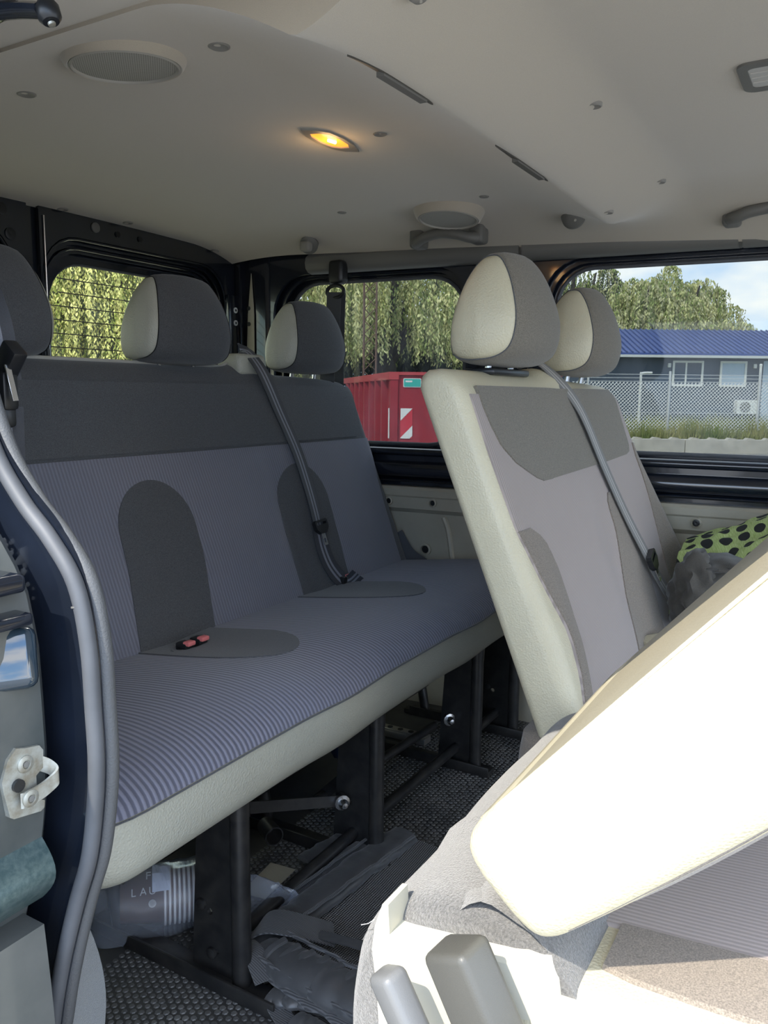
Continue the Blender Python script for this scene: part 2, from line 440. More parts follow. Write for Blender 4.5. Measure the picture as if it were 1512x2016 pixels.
def copy_tree(o, parent=None):
    c = o.copy(); COL.objects.link(c); WO[c.name] = WO[o.name].copy()
    if parent is not None: c.parent = parent
    for ch in list(o.children): copy_tree(ch, c)
    return c

# ------------------------------------------------------------------ the van body (setting)
def struct(name, geo, mat, parent=None, smooth=40, label=None):
    o = mk(name, geo, mat, parent, smooth)
    if parent is None: o['kind'] = 'structure'
    if label: o['label'] = label
    return o
def sstep(x): x = max(0, min(1, x)); return x * x * (3 - 2 * x)
BEAM_Y = .545
def zceil(x, y):
    z = 1.41 + .012 * (1 - ((x - 1.42) / .7) ** 2)
    if x > 1.9: z -= .075 * ((x - 1.9) / .3) ** 2
    if x < .95: z -= .02 * ((.95 - x) / .22) ** 2
    if y > 1.55: z -= .03 * ((y - 1.55) / .3) ** 2
    k = 1 - sstep((x - 1.92) / .22)
    d = y - BEAM_Y
    h = max(0, 1 - (-d) / .17) if d < 0 else max(0, 1 - d / .22)
    z -= .074 * (h ** 1.7 if d >= 0 else sstep(h) * .6 + .4 * h) * k
    return z
def xwall(y): return 2.27 - .08 * y
def build_ceiling():
    ys = [-1.5 + 1.7 * i / 14 for i in range(14)] + [.2 + .6 * i / 60 for i in range(60)] + [.8 + 1.02 * i / 22 for i in range(23)]
    V, F = [], []; nx = 48
    for y in ys:
        x1 = xwall(y) - .035
        for k in range(nx + 1):
            x = .735 + (x1 - .735) * k / nx; V.append((x, y, zceil(x, y)))
    top = len(V)
    for v in V[:top]: pass
    V += [(v[0], v[1], 1.47) for v in V[:top]]
    n = nx + 1
    for i in range(len(ys) - 1):
        for k in range(nx):
            q = i * n + k; F.append((q, q + 1, q + n + 1, q + n))
            F.append((top + q, top + q + n, top + q + n + 1, top + q + 1))
    for i in range(len(ys) - 1):
        for k in (0, nx):
            q = i * n + k; F.append((q, q + n, top + q + n, top + q))
    for i in (0, len(ys) - 1):
        for k in range(nx):
            q = i * n + k; F.append((q, q + 1, top + q + 1, top + q))
    c = struct('ceiling', (V, F), 'head', smooth=60, label='beige felt van headliner with a moulded cross beam')
    # push-in clips, caps and vents set into the headliner
    for px, py, r in ((.905, .796, .015), (.892, 1.185, .015), (1.354, .808, .013), (1.36, .413, .013), (1.866, .416, .012), (1.864, .822, .012), (1.852, 1.219, .012), (1.635, 1.775, .014), (2.0, 1.79, .013), (1.436, 1.79, .014), (1.857, .522, .012)):
        z = zceil(px, py)
        mk('trim_clip', lathe([(r, .004), (r, -.001), (r * .86, -.0022), (r * .5, -.0005), (0, .0002)], (px, py, z)), 'clip', c)
    for (xa, xb) in ((.845, 1.06), (1.285, 1.535)):
        rings = []; inn = []
        for i in range(25):
            a = i / 24; x = xa + (xb - xa) * a
            w = .011 * min(1, (a / .35)) ** .8 * min(1, (1 - a) / .12 + .25) + .0006
            y0 = BEAM_Y + .004; z = zceil(x, y0)
            rings.append([(x, y0 - w * .35, z - .0022), (x, y0 + w, zceil(x, y0 + w) - .0022), (x, y0 + w, zceil(x, y0 + w) + .01), (x, y0 - w * .35, z + .01)])
        v = mk('air_vent', loft(rings), 'dark_plastic', c, label='slim dark slit vent on the beam')
        mk('vent_flap', sweep([(xa + (xb - xa) * .36, BEAM_Y + .006, zceil(xa + .36 * (xb - xa), BEAM_Y + .006) - .003), (xa + (xb - xa) * .9, BEAM_Y + .006, zceil(xa + .9 * (xb - xa), BEAM_Y + .006) - .003)], [(-.003, -.0055), (.003, -.0055), (.003, .0055), (-.003, .0055)]), 'trim_grey', v)
    return c
CEIL = build_ceiling()

struct('roof', join(box(.42, 2.36, -1.6, 1.95, 1.475, 1.52, .02), box(.40, .47, -1.6, 1.95, 1.30, 1.49, .01)), 'paint', label='dark painted van roof')
hdr = [(x, z) for x, z in ((.475, 1.30), (.50, 1.318), (.56, 1.345), (.64, 1.372), (.74, 1.398), (.74, 1.46), (.475, 1.46))]
struct('trim_1', loft([[(x, y, z) for x, z in hdr] for y in (-1.5, -.5, .5, 1.82)]), 'head', label='pale headliner strip above the sliding door opening')

def W(u, v, d): return (xwall(u) + d, u, v)
def build_far_wall():
    h3 = rrect(-.46, .79, .765, 1.318, .11); h2 = rrect(1.0, 1.67, .765, 1.318, .12)
    w = struct('wall_right', plate(rrect(-1.5, 1.86, .6, 1.40, .01), [h3, h2], W, 0, .012), 'paint', label='dark painted inner body side with two windows')
    g3 = rrect(-.43, .765, .796, 1.296, .10); g2 = rrect(1.035, 1.635, .796, 1.296, .11)
    m3 = rrect(-.445, .777, .78, 1.307, .105); m2 = rrect(1.018, 1.652, .78, 1.307, .115)
    mk('window_frame_step', plate(rrect(-1.5, 1.86, .6, 1.40, .01), [m3, m2], W, .026, .034), 'paint', w)
    mk('outer_skin', plate(rrect(-1.5, 1.86, -.1, 1.45, .01), [g3, g2], W, .05, .06), 'paint', w)
    for i, g in ((2, g2), (3, g3)):
        p = [Vector(W(a, b, .05)) for a, b in g]; p.append(p[0]); p.append(p[1])
        win = struct('window_%d' % i, plate(rrect(min(a for a, b in g) - .01, max(a for a, b in g) + .01, .786, 1.306, .105), [], W, .052, .056), 'glass', label='tinted rear side window pane' if i == 2 else 'long side window pane beside the double seat')
        mk('gasket', tube(p, .006, 8, False), 'rubber', win)
    # ledges under the windows
    def bar(z, d, rz, rd, y0=-1.5, y1=1.8, mat='paint', name='sill_rail'):
        prof = [(rd * math.cos(2 * PI * k / 14), rz * math.sin(2 * PI * k / 14)) for k in range(14)]
        return mk(name, loft([[(xwall(y) + d + a, y, z + b) for a, b in prof] for y in (y0, 0, 1, y1)]), mat, w)
    bar(.775, .0, .012, .016); bar(.722, -.004, .026, .026); bar(.690, .0, .006, .018)
    # lower lining
    prof = [(.01, .672), (-.028, .672), (-.034, .664), (-.034, .645), (-.030, .640), (-.030, .606), (-.012, .592), (-.012, .50), (-.010, .44), (-.012, .10), (-.03, .06), (-.03, 0), (.01, 0)]
    lo = struct('trim_2', loft([[(xwall(y) + a, y, b) for a, b in prof] for y in (-1.5, -.5, .5, 1.0, 1.82)]), 'trim_cream', smooth=25, label='cream moulded plastic lining of the lower body side')
    for y, z, r, d in ((1.232, .626, .013, -.031), (1.088, .628, .013, -.031), (.352, .626, .0145, -.031), (1.118, .482, .019, -.013)):
        s = mk('fixing_ring', lathe([(r, 0), (r, .006), (r * .72, .008), (r * .66, .002)], W(y, z, d), (-1, 0, 0), 20), 'trim_cream', lo)
        mk('fixing_plug', lathe([(r * .62, 0), (r * .6, .0035), (r * .3, .0045), (0, .003)], W(y, z, d), (-1, 0, 0), 16), 'black_plastic', s)
    # raised ribs pressed into the lining around the seat anchorage
    mk('lining_rib', sweep(smooth_path([W(1.02, .30, -.014), W(1.03, .44, -.014), W(1.045, .54, -.014), W(1.06, .585, -.016)], 5), circ(0, 0, .009, 8)), 'trim_cream', lo)
    mk('lining_rib', sweep(smooth_path([W(1.25, .30, -.014), W(1.25, .44, -.014), W(1.25, .54, -.014), W(1.25, .585, -.016)], 5), circ(0, 0, .009, 8)), 'trim_cream', lo)
    # conduit trim under the headliner
    prof = [(-.040, 1.362), (-.045, 1.345), (-.041, 1.328), (-.028, 1.318), (-.008, 1.314), (.004, 1.318), (.004, 1.37), (-.02, 1.375)]
    segs = ((1.52, .847), (.838, .298), (.289, -1.4))
    t = struct('trim_3', loft([[(xwall(y) + a * .8, y, b + .002) for a, b in prof] for y in (1.525, 0, -1.4)]), 'trim_grey', label='grey conduit trim between headliner and side windows')
    for a, b in segs:
        mk('conduit_cover', loft([[(xwall(y) + p - .001, y, q) for p, q in prof] for y in (a, (a + b) / 2, b)]), 'trim_grey', t)
build_far_wall()

def build_rear():
    def Rr(u, v, d): return (u, 1.80 + d, v)
    def door(num, x0, x1, hx0, hx1):
        hole = lambda g, t: rrect(hx0 - g, hx1 + g * .5, .74, 1.288 + t, .11)
        d = struct('door_%d' % num, plate(rrect(x0, x1, .02, 1.41, .012), [hole(.062, .055)], Rr, 0, .010), 'paint', label='dark inner frame of a rear door')
        for (g, t, dd) in ((.045, .040, .018), (.025, .022, .036), (.0, .0, .060)):
            mk('frame_step', plate(rrect(x0 + .005, x1 - .005, .02, 1.41, .012), [hole(g, t)], Rr, dd, dd + .008), 'paint', d)
        for k, (g, t, dd) in enumerate(((.058, .051, .004), (.036, .032, .030))):
            p = [Vector(Rr(a, b, dd)) for a, b in hole(g, t)]; p += p[:2]
            mk('frame_bead', tube(p, .0035, 6, False), 'paint', d)
        w = struct('window_%d' % (1 if num == 1 else 4), plate(hole(.012, .012), [], Rr, .071, .075), 'glass_rear', label='heated rear door window pane with thin wires' if num == 1 else 'rear door window pane behind the near headrest')
        p = [Vector(Rr(a, b, .068)) for a, b in hole(0, 0)]; p += p[:2]
        mk('gasket', tube(p, .0055, 8, False), 'rubber', w)
        if num == 1:
            for k in range(13):
                z = .80 + k * .036 + .012
                if z < 1.27:
                    ins = .10 if z > 1.25 else (.03 if z > 1.2 else 0)
                    mk('heater_wire', sweep([(hx0 + .004 + ins, 1.8695, z), (hx1 - .004 - ins, 1.8695, z)], circ(0, 0, .0015, 5)), 'wire', w)
        return d
    d1 = door(1, 1.372, 2.13, 1.437, 2.03)
    d2 = door(2, .50, 1.338, .70, 1.27)
    mk('door_edge_highlight', tube([(1.384, 1.797, .05), (1.384, 1.797, 1.38)], .0022, 8), 'steel', d1, label='bright line painted as the highlight on the door edge seal')  # bright steel bead stands in for the highlight along the door edge
    mk('round_plug', lathe([(.013, 0), (.013, .004), (.008, .006), (0, .004)], (1.545, 1.80, 1.378), (0, -1, 0)), 'trim_grey', d1)
    for x in (1.62, 1.70):
        mk('round_plug', lathe([(.008, 0), (.008, .003), (0, .003)], (x, 1.80, 1.373), (0, -1, 0), 12), 'black_plastic', d1)
    for z in (1.32, 1.375):
        mk('round_plug', lathe([(.014, 0), (.014, .003), (.010, .004), (0, .002)], (1.29 if z < 1.35 else 1.27, 1.80, z), (0, -1, 0), 16), 'black_plastic', d2)
    # hinge plate on the door edge
    hp = mk('hinge_plate', box(2.055, 2.115, 1.785, 1.80, 1.06, 1.26, .004), 'paint', d1)
    for z in (1.212, 1.172):
        b = mk('bolt', lathe([(.009, 0), (.009, .003), (.0055, .004), (.005, .0025)], (2.085, 1.785, z), (0, -1, 0), 14), 'white', hp)
        mk('bolt_socket', lathe([(.0045, 0), (.004, .0032), (0, .0032)], (2.085, 1.785, z), (0, -1, 0), 10), 'black_plastic', b)
    struct('wall_back', join(box(1.335, 1.375, 1.815, 1.87, 0, 1.45), box(.42, 2.3, 1.80, 1.9, 1.415, 1.47), box(.42, 2.3, 1.81, 1.9, -.05, .03)), 'paint', label='dark frame around the rear doors')
    # corner pillar with its pale bare strip
    pl = struct('trim_4', join(box(2.125, 2.20, 1.68, 1.86, .02, 1.40, .015, 3), box(2.10, 2.14, 1.775, 1.80, .02, 1.39, .008)), 'paint', label='dark painted rear corner pillar')
    g = mk('bare_strip', plate([(1.735, .7), (1.765, .7), (1.77, 1.0), (1.76, 1.2), (1.745, 1.33), (1.735, 1.2)], [], lambda u, v, d: (2.121 - d, u, v), 0, .003), 'trim_cream', pl, label='pale bare strip on the pillar')
    for z in (1.17, 1.22):
        mk('strip_hole', lathe([(.007, 0), (.007, .001), (0, .001)], (2.117, 1.755, z), (-1, 0, 0), 12), 'black_plastic', g)
build_rear()

SEAL = [(.80, 1.42), (.79, 1.1), (.76, .97), (.728, .893), (.688, .844), (.650, .811), (.617, .771), (.603, .714), (.600, .65), (.599, .599), (.604, .552), (.616, .495), (.638, .439), (.664, .363), (.684, .288), (.70, .20), (.70, -.10)]
SEAL_Y = interp([(b, a) for a, b in reversed(SEAL)])
def build_near_side():
    # quarter panel behind the sliding door opening, its window left out to block sun
    def Q(u, v, d): return (.455 + d, u, v)
    w = struct('wall_left', plate([(.70, -.1), (1.86, -.1), (1.86, 1.46), (.80, 1.46), (.80, .95), (.71, .82), (.69, .55)], [], Q, 0, .01), 'paint_grn', label='dusty dark rear quarter panel beside the sliding door opening')
    # jamb: follows the seal line, faces forward and carries the striker
    yp = SEAL_Y
    zs = [-.1 + 1.52 * k / 60 for k in range(61)]
    mk('jamb_face', loft([[(.22, yp(z) + .046, z), (.470, yp(z) + .046, z), (.478, yp(z) + .054, z), (.478, yp(z) + .11, z), (.22, yp(z) + .11, z)] for z in zs]), 'paint_grn', w, 30)
    mk('jamb_channel', loft([[(.474, yp(z) + .085, z), (.494, yp(z) + .085, z), (.496, yp(z) + .012, z), (.508, yp(z) + .012, z), (.508, yp(z) + .12, z), (.474, yp(z) + .12, z)] for z in zs]), 'paint', w, 30, label='black recessed channel beside the seal')
    mk('door_track', join(box(.22, .458, .640, .70, .768, .786, .006, 3), box(.22, .460, .636, .70, .738, .750, .004, 2)), 'paint', w, label='end of the sliding door track')
    mk('jamb_plate', xf(box(-.07, .034, -.010, .03, -.030, .028, .010, 3), Matrix.Translation((.436, .660, .708)) @ Matrix.Rotation(math.radians(-33), 4, 'Z') @ Matrix.Rotation(math.radians(-22), 4, 'X')), 'mirror_paint', w, label='glossy pressed panel on the jamb')
    mk('jamb_bulge', loft([[(x, .66 - .022 * math.sin(PI * k / 10), .455 + .068 * k / 10) for k in range(11)] + [(x, .70, .523), (x, .70, .455)] for x in (.24, .30, .40, .462, .470)]), 'paint_teal', w, label='teal glinting pressed bulge')
    mk('jamb_lower', loft([[(x, .655 - .010 * math.sin(PI * k / 10), .13 + .30 * k / 10) for k in range(11)] + [(x, .72, .43), (x, .72, .13)] for x in (.24, .30, .40, .455, .466)]), 'paint_grn', w)
    random.seed(5)
    for k in range(16):
        z = .745 + random.uniform(0, .06); r = random.uniform(.0012, .0035) if k else .012
        x = .483 + random.uniform(0, .010) if k else .480
        mk('paint_chip', blob((x, yp(z) + .084, z), (r, .0010, r * 1.1), .5, 2.5, k * 3.7, 2), 'white', w)
build_near_side()

def build_floor():
    f = struct('floor', join(box(.44, 2.3, -1.5, 1.85, -.06, 0)), 'floor', label='black studded rubber floor mat')
    random.seed(3); V, F = [], []
    sp = .0130; j = 0; y = .28
    while y < 1.02:
        x = .74 + (sp / 2 if j % 2 else 0)
        while x < 2.2:
            if not (x < 1.15 and y < .42):
                cx, cy = x + random.uniform(-.0012, .0012), y + random.uniform(-.0012, .0012); r = .0052 * random.uniform(.85, 1.08)
                k0 = len(V)
                for rr, h in ((1, 0), (.82, .0017)):
                    for k in range(7): V.append((cx + r * rr * math.cos(2 * PI * k / 7), cy + r * rr * math.sin(2 * PI * k / 7), h))
                for k in range(7): F.append((k0 + k, k0 + (k + 1) % 7, k0 + 7 + (k + 1) % 7, k0 + 7 + k))
                F.append(tuple(k0 + 7 + k for k in range(7)))
            x += sp
        y += sp * .866; j += 1
    me = bpy.data.meshes.new('floor_studs'); me.from_pydata(V, [], F); me.materials.append(M['stud'])
    o = bpy.data.objects.new('floor_studs', me); COL.objects.link(o); o.parent = f; o.location = -WO[f.name]; WO[o.name] = Vector((0, 0, 0))
    o['kind'] = 'stuff'; o['label'] = 'small round rubber studs covering the mat'
build_floor()

# ------------------------------------------------------------------ seats
def inset(d, r): return 0 if d >= r else r - math.sqrt(max(r * r - (r - d) ** 2, 0))
def ends(x0, x1, r, n=7, mid=24):
    a = [r * (1 - math.cos(PI / 2 * k / n)) for k in range(n + 1)]
    L_ = [x0 + v for v in a]; R_ = [x1 - v for v in reversed(a)]
    return L_ + [x0 + r + (x1 - x0 - 2 * r) * k / mid for k in range(1, mid)] + R_
class Back:
    """reclined backrest: its front follows y = y0 + slope * (z - z0)"""
    def __init__(s, x0, x1, y0, z0, slope, zb, zt, th, r=.045, bulge=None):
        s.x0, s.x1, s.y0, s.z0, s.sl, s.zb, s.zt, s.th, s.r, s.bulge = x0, x1, y0, z0, slope, zb, zt, th, r, bulge
    def top(s, x): return (s.zt(x) if callable(s.zt) else s.zt) - inset(min(x - s.x0, s.x1 - x), s.r) * .7
    def front(s, x, z):
        x = min(max(x, s.x0), s.x1)
        e = inset(min(x - s.x0, s.x1 - x) * .98 + .0005, s.r)
        y = s.y0 + s.sl * (z - s.z0) + e * .9
        d = s.top(x) - z; rt = min(.045, (s.th - 1.9 * e) / 2)
        if d < rt: y += (rt - math.sqrt(max(rt * rt - (rt - max(d, 0)) ** 2, 0))) * .9
        if s.bulge: y += s.bulge(x, z)
        return y
    def surf(s, x, z): return (x, s.front(x, z), z)
    def ring(s, x):
        e = inset(min(x - s.x0, s.x1 - x) * .98 + .0005, s.r); rb = min(.04, (s.th - 1.9 * e) / 2); rt = min(.045, (s.th - 1.9 * e) / 2)
        zt = s.top(x); zs = [s.zb + (zt - rt - s.zb) * k / 22 for k in range(22)] + [zt - rt * (1 - math.sin(PI / 2 * k / 6)) for k in range(7)]
        f = [(x, s.front(x, z), z) for z in zs]
        def bk(z): return s.y0 + s.sl * (z - s.z0) + s.th - e * .9
        b = [(x, bk(z) - ((rb - math.sqrt(max(rb * rb - (rb - (zt - z)) ** 2, 0))) if zt - z < rb else 0), z) for z in (zt - .002, zt - .012, zt - .03, zt - .1, (zt + s.zb) / 2, s.zb + .03, s.zb)]
        return f + b
    def core(s): return loft([s.ring(x) for x in ends(s.x0, s.x1, s.r)])
class Cushion:
    """seat cushion: closed profile in (y, z); the fabric runs over prof[:k] from the front seam to the crease"""
    def __init__(s, x0, x1, top, under, r=.07, wave=None):
        s.x0, s.x1, s.r, s.wave = x0, x1, r, wave
        s.t = smooth_path([(0, a, b) for a, b in top], 6); s.u = smooth_path([(0, a, b) for a, b in under], 5)
        al = s.t + s.u; s.yc = sum(p.y for p in al) / len(al); s.zc = sum(p.z for p in al) / len(al)
        s.hy = max(abs(p.y - s.yc) for p in al); s.cum = [0]
        for a, b in zip(s.t, s.t[1:]): s.cum.append(s.cum[-1] + (b - a).length)
        s.len = s.cum[-1]
    def adj(s, x, y, z):
        xx = min(max(x, s.x0), s.x1); e = inset(min(xx - s.x0, s.x1 - xx) + .0004, s.r)
        k = 1 - e / s.hy
        z2 = s.zc + (z - s.zc) * (1 - .35 * e / s.r)
        if s.wave: z2 += s.wave(x, y)
        return (x, s.yc + (y - s.yc) * k, z2)
    def surf(s, x, t):
        t = min(max(t, -.02), s.len + .02)
        y = np.interp(t, s.cum, [p.y for p in s.t]); z = np.interp(t, s.cum, [p.z for p in s.t])
        if t < 0: d = (s.t[1] - s.t[0]).normalized(); y += d.y * t; z += d.z * t
        if t > s.len: d = (s.t[-1] - s.t[-2]).normalized(); y += d.y * (t - s.len); z += d.z * (t - s.len)
        return s.adj(x, float(y), float(z))
    def core(s):
        pr = s.t + s.u
        return loft([[s.adj(x, p.y, p.z) for p in pr] for x in ends(s.x0, s.x1, s.r, 9, 30)])
HP = [(.060, .006), (.066, .035), (.060, .090), (.042, .150), (.018, .188), (-.006, .197), (-.026, .186), (-.050, .148), (-.068, .095), (-.070, .055), (-.058, .020), (-.030, .002), (.010, -.004), (.042, -.002)]
def headrest(xc, yb, zb, parent, body, side, sc=1.0, turn=0, hw=.145, ys=.92):
    pr = [(p.x, p.y) for p in smooth_path([(a, b, 0) for a, b in HP + HP[:1]], 4)[:-1]]
    rot = Matrix.Translation((xc, yb, zb)) @ Matrix.Rotation(turn, 4, 'Z') @ Matrix.Scale(sc, 4)
    def ring(s, k):
        out = []
        for a, b in pr:
            y = a * k * ys; z = .09 + (b - .09) * k
            w = 1 - .34 * max(0, (z - .06) / .14) ** 1.6                 # narrower towards the crown
            fr = 1 - .10 * max(0, -y / .07)                              # rounded in plan at the front
            out.append(rot @ Vector((s * w * fr, y - .016 * (1 - (s / hw) ** 2) * (1 if y < 0 else .3), z)))
        return out
    rings = [ring(hw * s, k) for s, k in ((-.88, .90), (-.80, .955), (-.62, .985), (-.35, 1), (0, 1.01), (.35, 1), (.62, .985), (.80, .955), (.88, .90))]
    h = mk('headrest', loft(rings), body, parent, 60)
    for sg in (-1, 1):
        mk('side_panel', loft([ring(sg * hw * s, k) for s, k in ((.86, .90), (.905, .885), (.95, .82), (.985, .66), (1.0, .40), (1.004, .08))]), side, h, 60)
        mk('seam', tube([rot.to_translation() * 0 + p for p in ring(sg * hw * .884, .905)] + [ring(sg * hw * .884, .905)[0]], .0012, 5, False), 'fab_dark' if body != 'fab_dark' else 'black_plastic', h)
        mk('post', tube([rot @ Vector((sg * .055, .008, .02)), rot @ Vector((sg * .055, .02, -.05))], .006, 8), 'steel', h)
        mk('post_sleeve', lathe([(.013, -.012), (.014, 0), (.011, .006), (.006, .007)], rot @ Vector((sg * .055, .017, -.028)), (0, 0, 1), 14), 'black_plastic', h)
    return h
def buckle_tongue(parent, c, down, nrm, sc=1.0):
    """black moulded latch with a slotted steel plate hanging from the webbing"""
    d = Vector(down).normalized(); n = Vector(nrm); n = (n - d * d.dot(n)).normalized(); s = d.cross(n)
    m = Matrix((s, d, n)).transposed().to_4x4(); m.translation = Vector(c)
    body = plate([(-.027, -.014), (-.022, -.019), (.022, -.019), (.027, -.014), (.026, .004), (.012, .017), (-.012, .017), (-.026, .004)], [rrect(-.021, .021, -.013, -.006, .002)], lambda u, v, w: m @ Vector((u * sc, v * sc, w * sc)), -.005, .006)
    o = mk('latch', body, 'black_plastic', parent)
    mk('latch_plate', plate(rrect(-.008, .008, .012, .048, .003), [rrect(-.004, .004, .030, .041, .001)], lambda u, v, w: m @ Vector((u * sc, v * sc, w * sc)), -.0012, .0012), 'steel', o)
    return o

# ---- third row: three-place bench
def build_rear_bench():
    T = thing('bench_seat', 'dark grey three-place rear bench seat with ribbed violet-grey fabric', 'bench seat', (1.37, .95, 0))
    zt = interp([(.6, 1.012), (1.60, 1.012), (1.64, 1.030), (1.71, 1.030), (1.77, .998), (2.0, .992), (2.14, .982)])
    cx = (.86, 1.36, 1.86)
    def bulge(x, z):
        b = 0
        for c in cx: b -= .012 * math.exp(-((x - c - .02) / .12) ** 2) * max(0, 1 - abs(z - .58) / .3)
        b += .010 * math.exp(-((x - 1.62) / .03) ** 2) * max(0, 1 - abs(z - .6) / .28)
        return b
    B = Back(.60, 2.145, 1.15, .44, .404, .41, zt, .105, .045, bulge)
    b = mk('backrest', B.core(), 'fab_dark', T, 60)
    right = interp([(.41, 2.075), (.47, 2.08), (.60, 2.088), (.70, 2.10), (.76, 2.118), (.80, 2.125)])
    mk('ribbed_panel', patch(B.surf, rows_from([.425 + (.815 - .425) * k / 26 for k in range(27)], lambda z: .615, right), 140, .003), 'rib', b)
    up = interp([(.80, 2.05), (.822, 2.058), (.84, 2.085), (.87, 2.100), (.95, 2.112), (1, 2.115)])
    mk('upper_panel', patch(B.surf, rows_from([.822 + .145 * k / 14 for k in range(15)], lambda z: .62, up), 140, .0055), 'fab_upper', b)
    mk('arch_inset', patch(B.surf, arch_rows(.428, .765, interp([(.43, 1.155), (.6, 1.19), (.77, 1.205)]), .102), 24, .0055), 'fab_dark', b)
    mk('arch_inset', patch(B.surf, arch_rows(.428, .765, interp([(.43, 1.685), (.6, 1.70), (.77, 1.722)]), .100), 24, .0055), 'fab_dark', b)
    pp = [Vector((x, B.front(x, B.top(x) - .004) + .012, B.top(x) + .002)) for x in [.66 + 1.0 * k / 30 for k in range(31)]]
    mk('piping', tube(pp, .004, 8), 'piping', b)
    mk('belt_collar', join(box(1.62, 1.73, 1.375, 1.455, .99, 1.048, .014, 3)), 'vinyl_rear', b, label='pale belt outlet collar')
    # cushion
    C = Cushion(.59, 2.15, [(.722, .430), (.724, .446), (.738, .462), (.775, .479), (.85, .487), (.95, .480), (1.06, .466), (1.19, .45)],
                [(1.22, .43), (1.23, .38), (1.20, .345), (1.0, .337), (.80, .333), (.752, .340), (.727, .365), (.720, .40)], .075,
                lambda x, y: -.006 * math.exp(-((x - 1.13) / .09) ** 2) - .006 * math.exp(-((x - 1.66) / .09) ** 2))
    c = mk('cushion', C.core(), 'vinyl_rear', T, 60)
    n = C.len
    mk('ribbed_cover', patch(C.surf, rows_from([.012 + (n - .02) * (k / 34) ** 1.25 for k in range(35)], lambda t: .613, lambda t: 2.128), 70, .0035), 'rib_seat', c)
    sp = [Vector(C.surf(x, .010)) + Vector((0, -.0035, 0)) for x in [.615 + 1.51 * k / 60 for k in range(61)]]
    mk('front_seam', tube(sp, .0014, 6), 'fab_dark', c)
    # tongue-shaped insets that carry the arches on over the seat, drawn from the crease forward
    for xc, y0 in ((1.15, .862), (1.66, .862)):
        rows = []
        for k in range(23):
            y = y0 + (1.165 - y0) * (k / 22) ** 1.5
            t = float(np.interp(y, [p.y for p in C.t[6:]], C.cum[6:]))
            d = y - y0; hw = .098
            h = hw if d > .15 else hw * math.sqrt(max(1 - (1 - d / .15) ** 2, 1e-4))
            rows.append((t, xc - h, xc + h))
        mk('tongue_inset', patch(C.surf, rows, 24, .006), 'fab_dark', c)
    # buckle wells and red-buttoned buckles in the first tongue
    well = mk('buckle_well', lathe([(.040, .006), (.043, .010), (.038, .013), (.030, .010), (.0, .009)], (1.125, 1.085, .452)), 'fab_dark', c)
    for v in well.data.vertices: v.co.x *= 1.25; v.co.y *= .62
    hole = mk('buckle_pocket', lathe([(.030, 0), (.0, .001)], (1.125, 1.085, .4655)), 'black_plastic', c)
    for v in hole.data.vertices: v.co.x *= 1.2; v.co.y *= .55
    for dx in (-.018, .020):
        k = mk('belt_buckle', box(1.125 + dx - .012, 1.125 + dx + .012, 1.072, 1.100, .455, .476, .004), 'black_plastic', T)
        mk('red_button', box(1.125 + dx - .0105, 1.125 + dx + .0105, 1.066, 1.082, .4705, .4795, .003), 'red_plastic', k)
    k = mk('belt_buckle', box(1.725, 1.765, 1.125, 1.15, .455, .478, .004), 'black_plastic', T)
    mk('red_button', box(1.738, 1.755, 1.118, 1.132, .472, .483, .002), 'red_plastic', k)
    for x in (.925, 1.435, 1.945): headrest(x, 1.40, 1.016 if x < 1.8 else 1.008, T, 'fab_dark', 'vinyl_rear', ys=.80)
    # lap-and-shoulder belt over the backrest
    def bp(x, z, o=.014): return (x, B.front(x, min(z, B.top(x) - .046)) - o, z)
    sb = belt('shoulder_belt', [(1.672, 1.42, 1.054), (1.674, 1.392, 1.052), (1.682, 1.350, 1.0), bp(1.716, .90), bp(1.733, .80), bp(1.733, .72), bp(1.720, .65, .02), bp(1.708, .605, .024)], (0, -1, .2), .046, T, 'belt', 'belt_l')
    belt('lap_belt', [bp(1.708, .605, .022), bp(1.702, .55, .02), bp(1.712, .50, .02), bp(1.738, .462, .03), (1.752, 1.10, .485)], (-.25, -1, .2), .044, T, 'belt', 'belt_l')
    buckle_tongue(sb, bp(1.708, .607, .030), (.05, -.35, -1), (0, -1, .35))
    # floor frame: four sheet-steel legs with bent front tubes, foot rails, cross tubes
    for i, x in enumerate((.905, 1.32, 1.81, 2.07)):
        lg = mk('leg', plate([(.785, .012), (.885, .012), (.880, .10), (.865, .34), (.79, .34), (.783, .20)], [circ(.845, .12, .006, 10), circ(.83, .055, .005, 10)], lambda u, v, d: (x - d, u, v), -.003, .003), 'black_metal', T)
        tp = []
        for z in (.008, .10, .20, .30): tp.append((x, .782, z))
        mk('front_tube', tube(tp, .0155, 14), 'black_metal', lg)
        mk('tube_mouth', lathe([(.0165, 0), (.0165, .03), (.012, .031)], (x, .782, .30), (0, 0, 1), 14), 'black_metal', lg)
        mk('weld_bead', tube(circ3((x, .782, .008), .017), .003, 6, False), 'black_metal', lg)
        mk('foot_rail', join(box(x - .024, x + .018, .735 if i else .70, 1.12, .002, .016, .003), box(x - .026, x - .020, .735 if i else .70, 1.10, .002, .028, .002)), 'black_metal', lg)
        for dy in (.075, .055): mk('bolt', lathe([(.009, 0), (.009, .005), (.005, .007), (0, .007)], (x - .004, .785 + dy, .13 if dy > .06 else .05), (-1, 0, 0), 10), 'black_metal', lg)
        mk('rear_leg', tube([(x, 1.06, .016), (x, 1.12, .34)], .014, 10), 'black_metal', T)
    mk('cross_tube', tube([(.905, .835, .050), (1.32, .835, .056)], .0125, 12), 'black_metal', T)
    mk('cross_tube', tube([(1.32, .835, .056), (1.81, .835, .052)], .0125, 12), 'black_metal', T)
    mk('cross_tube', tube([(1.81, .835, .052), (2.07, .835, .055)], .0125, 12), 'black_metal', T)
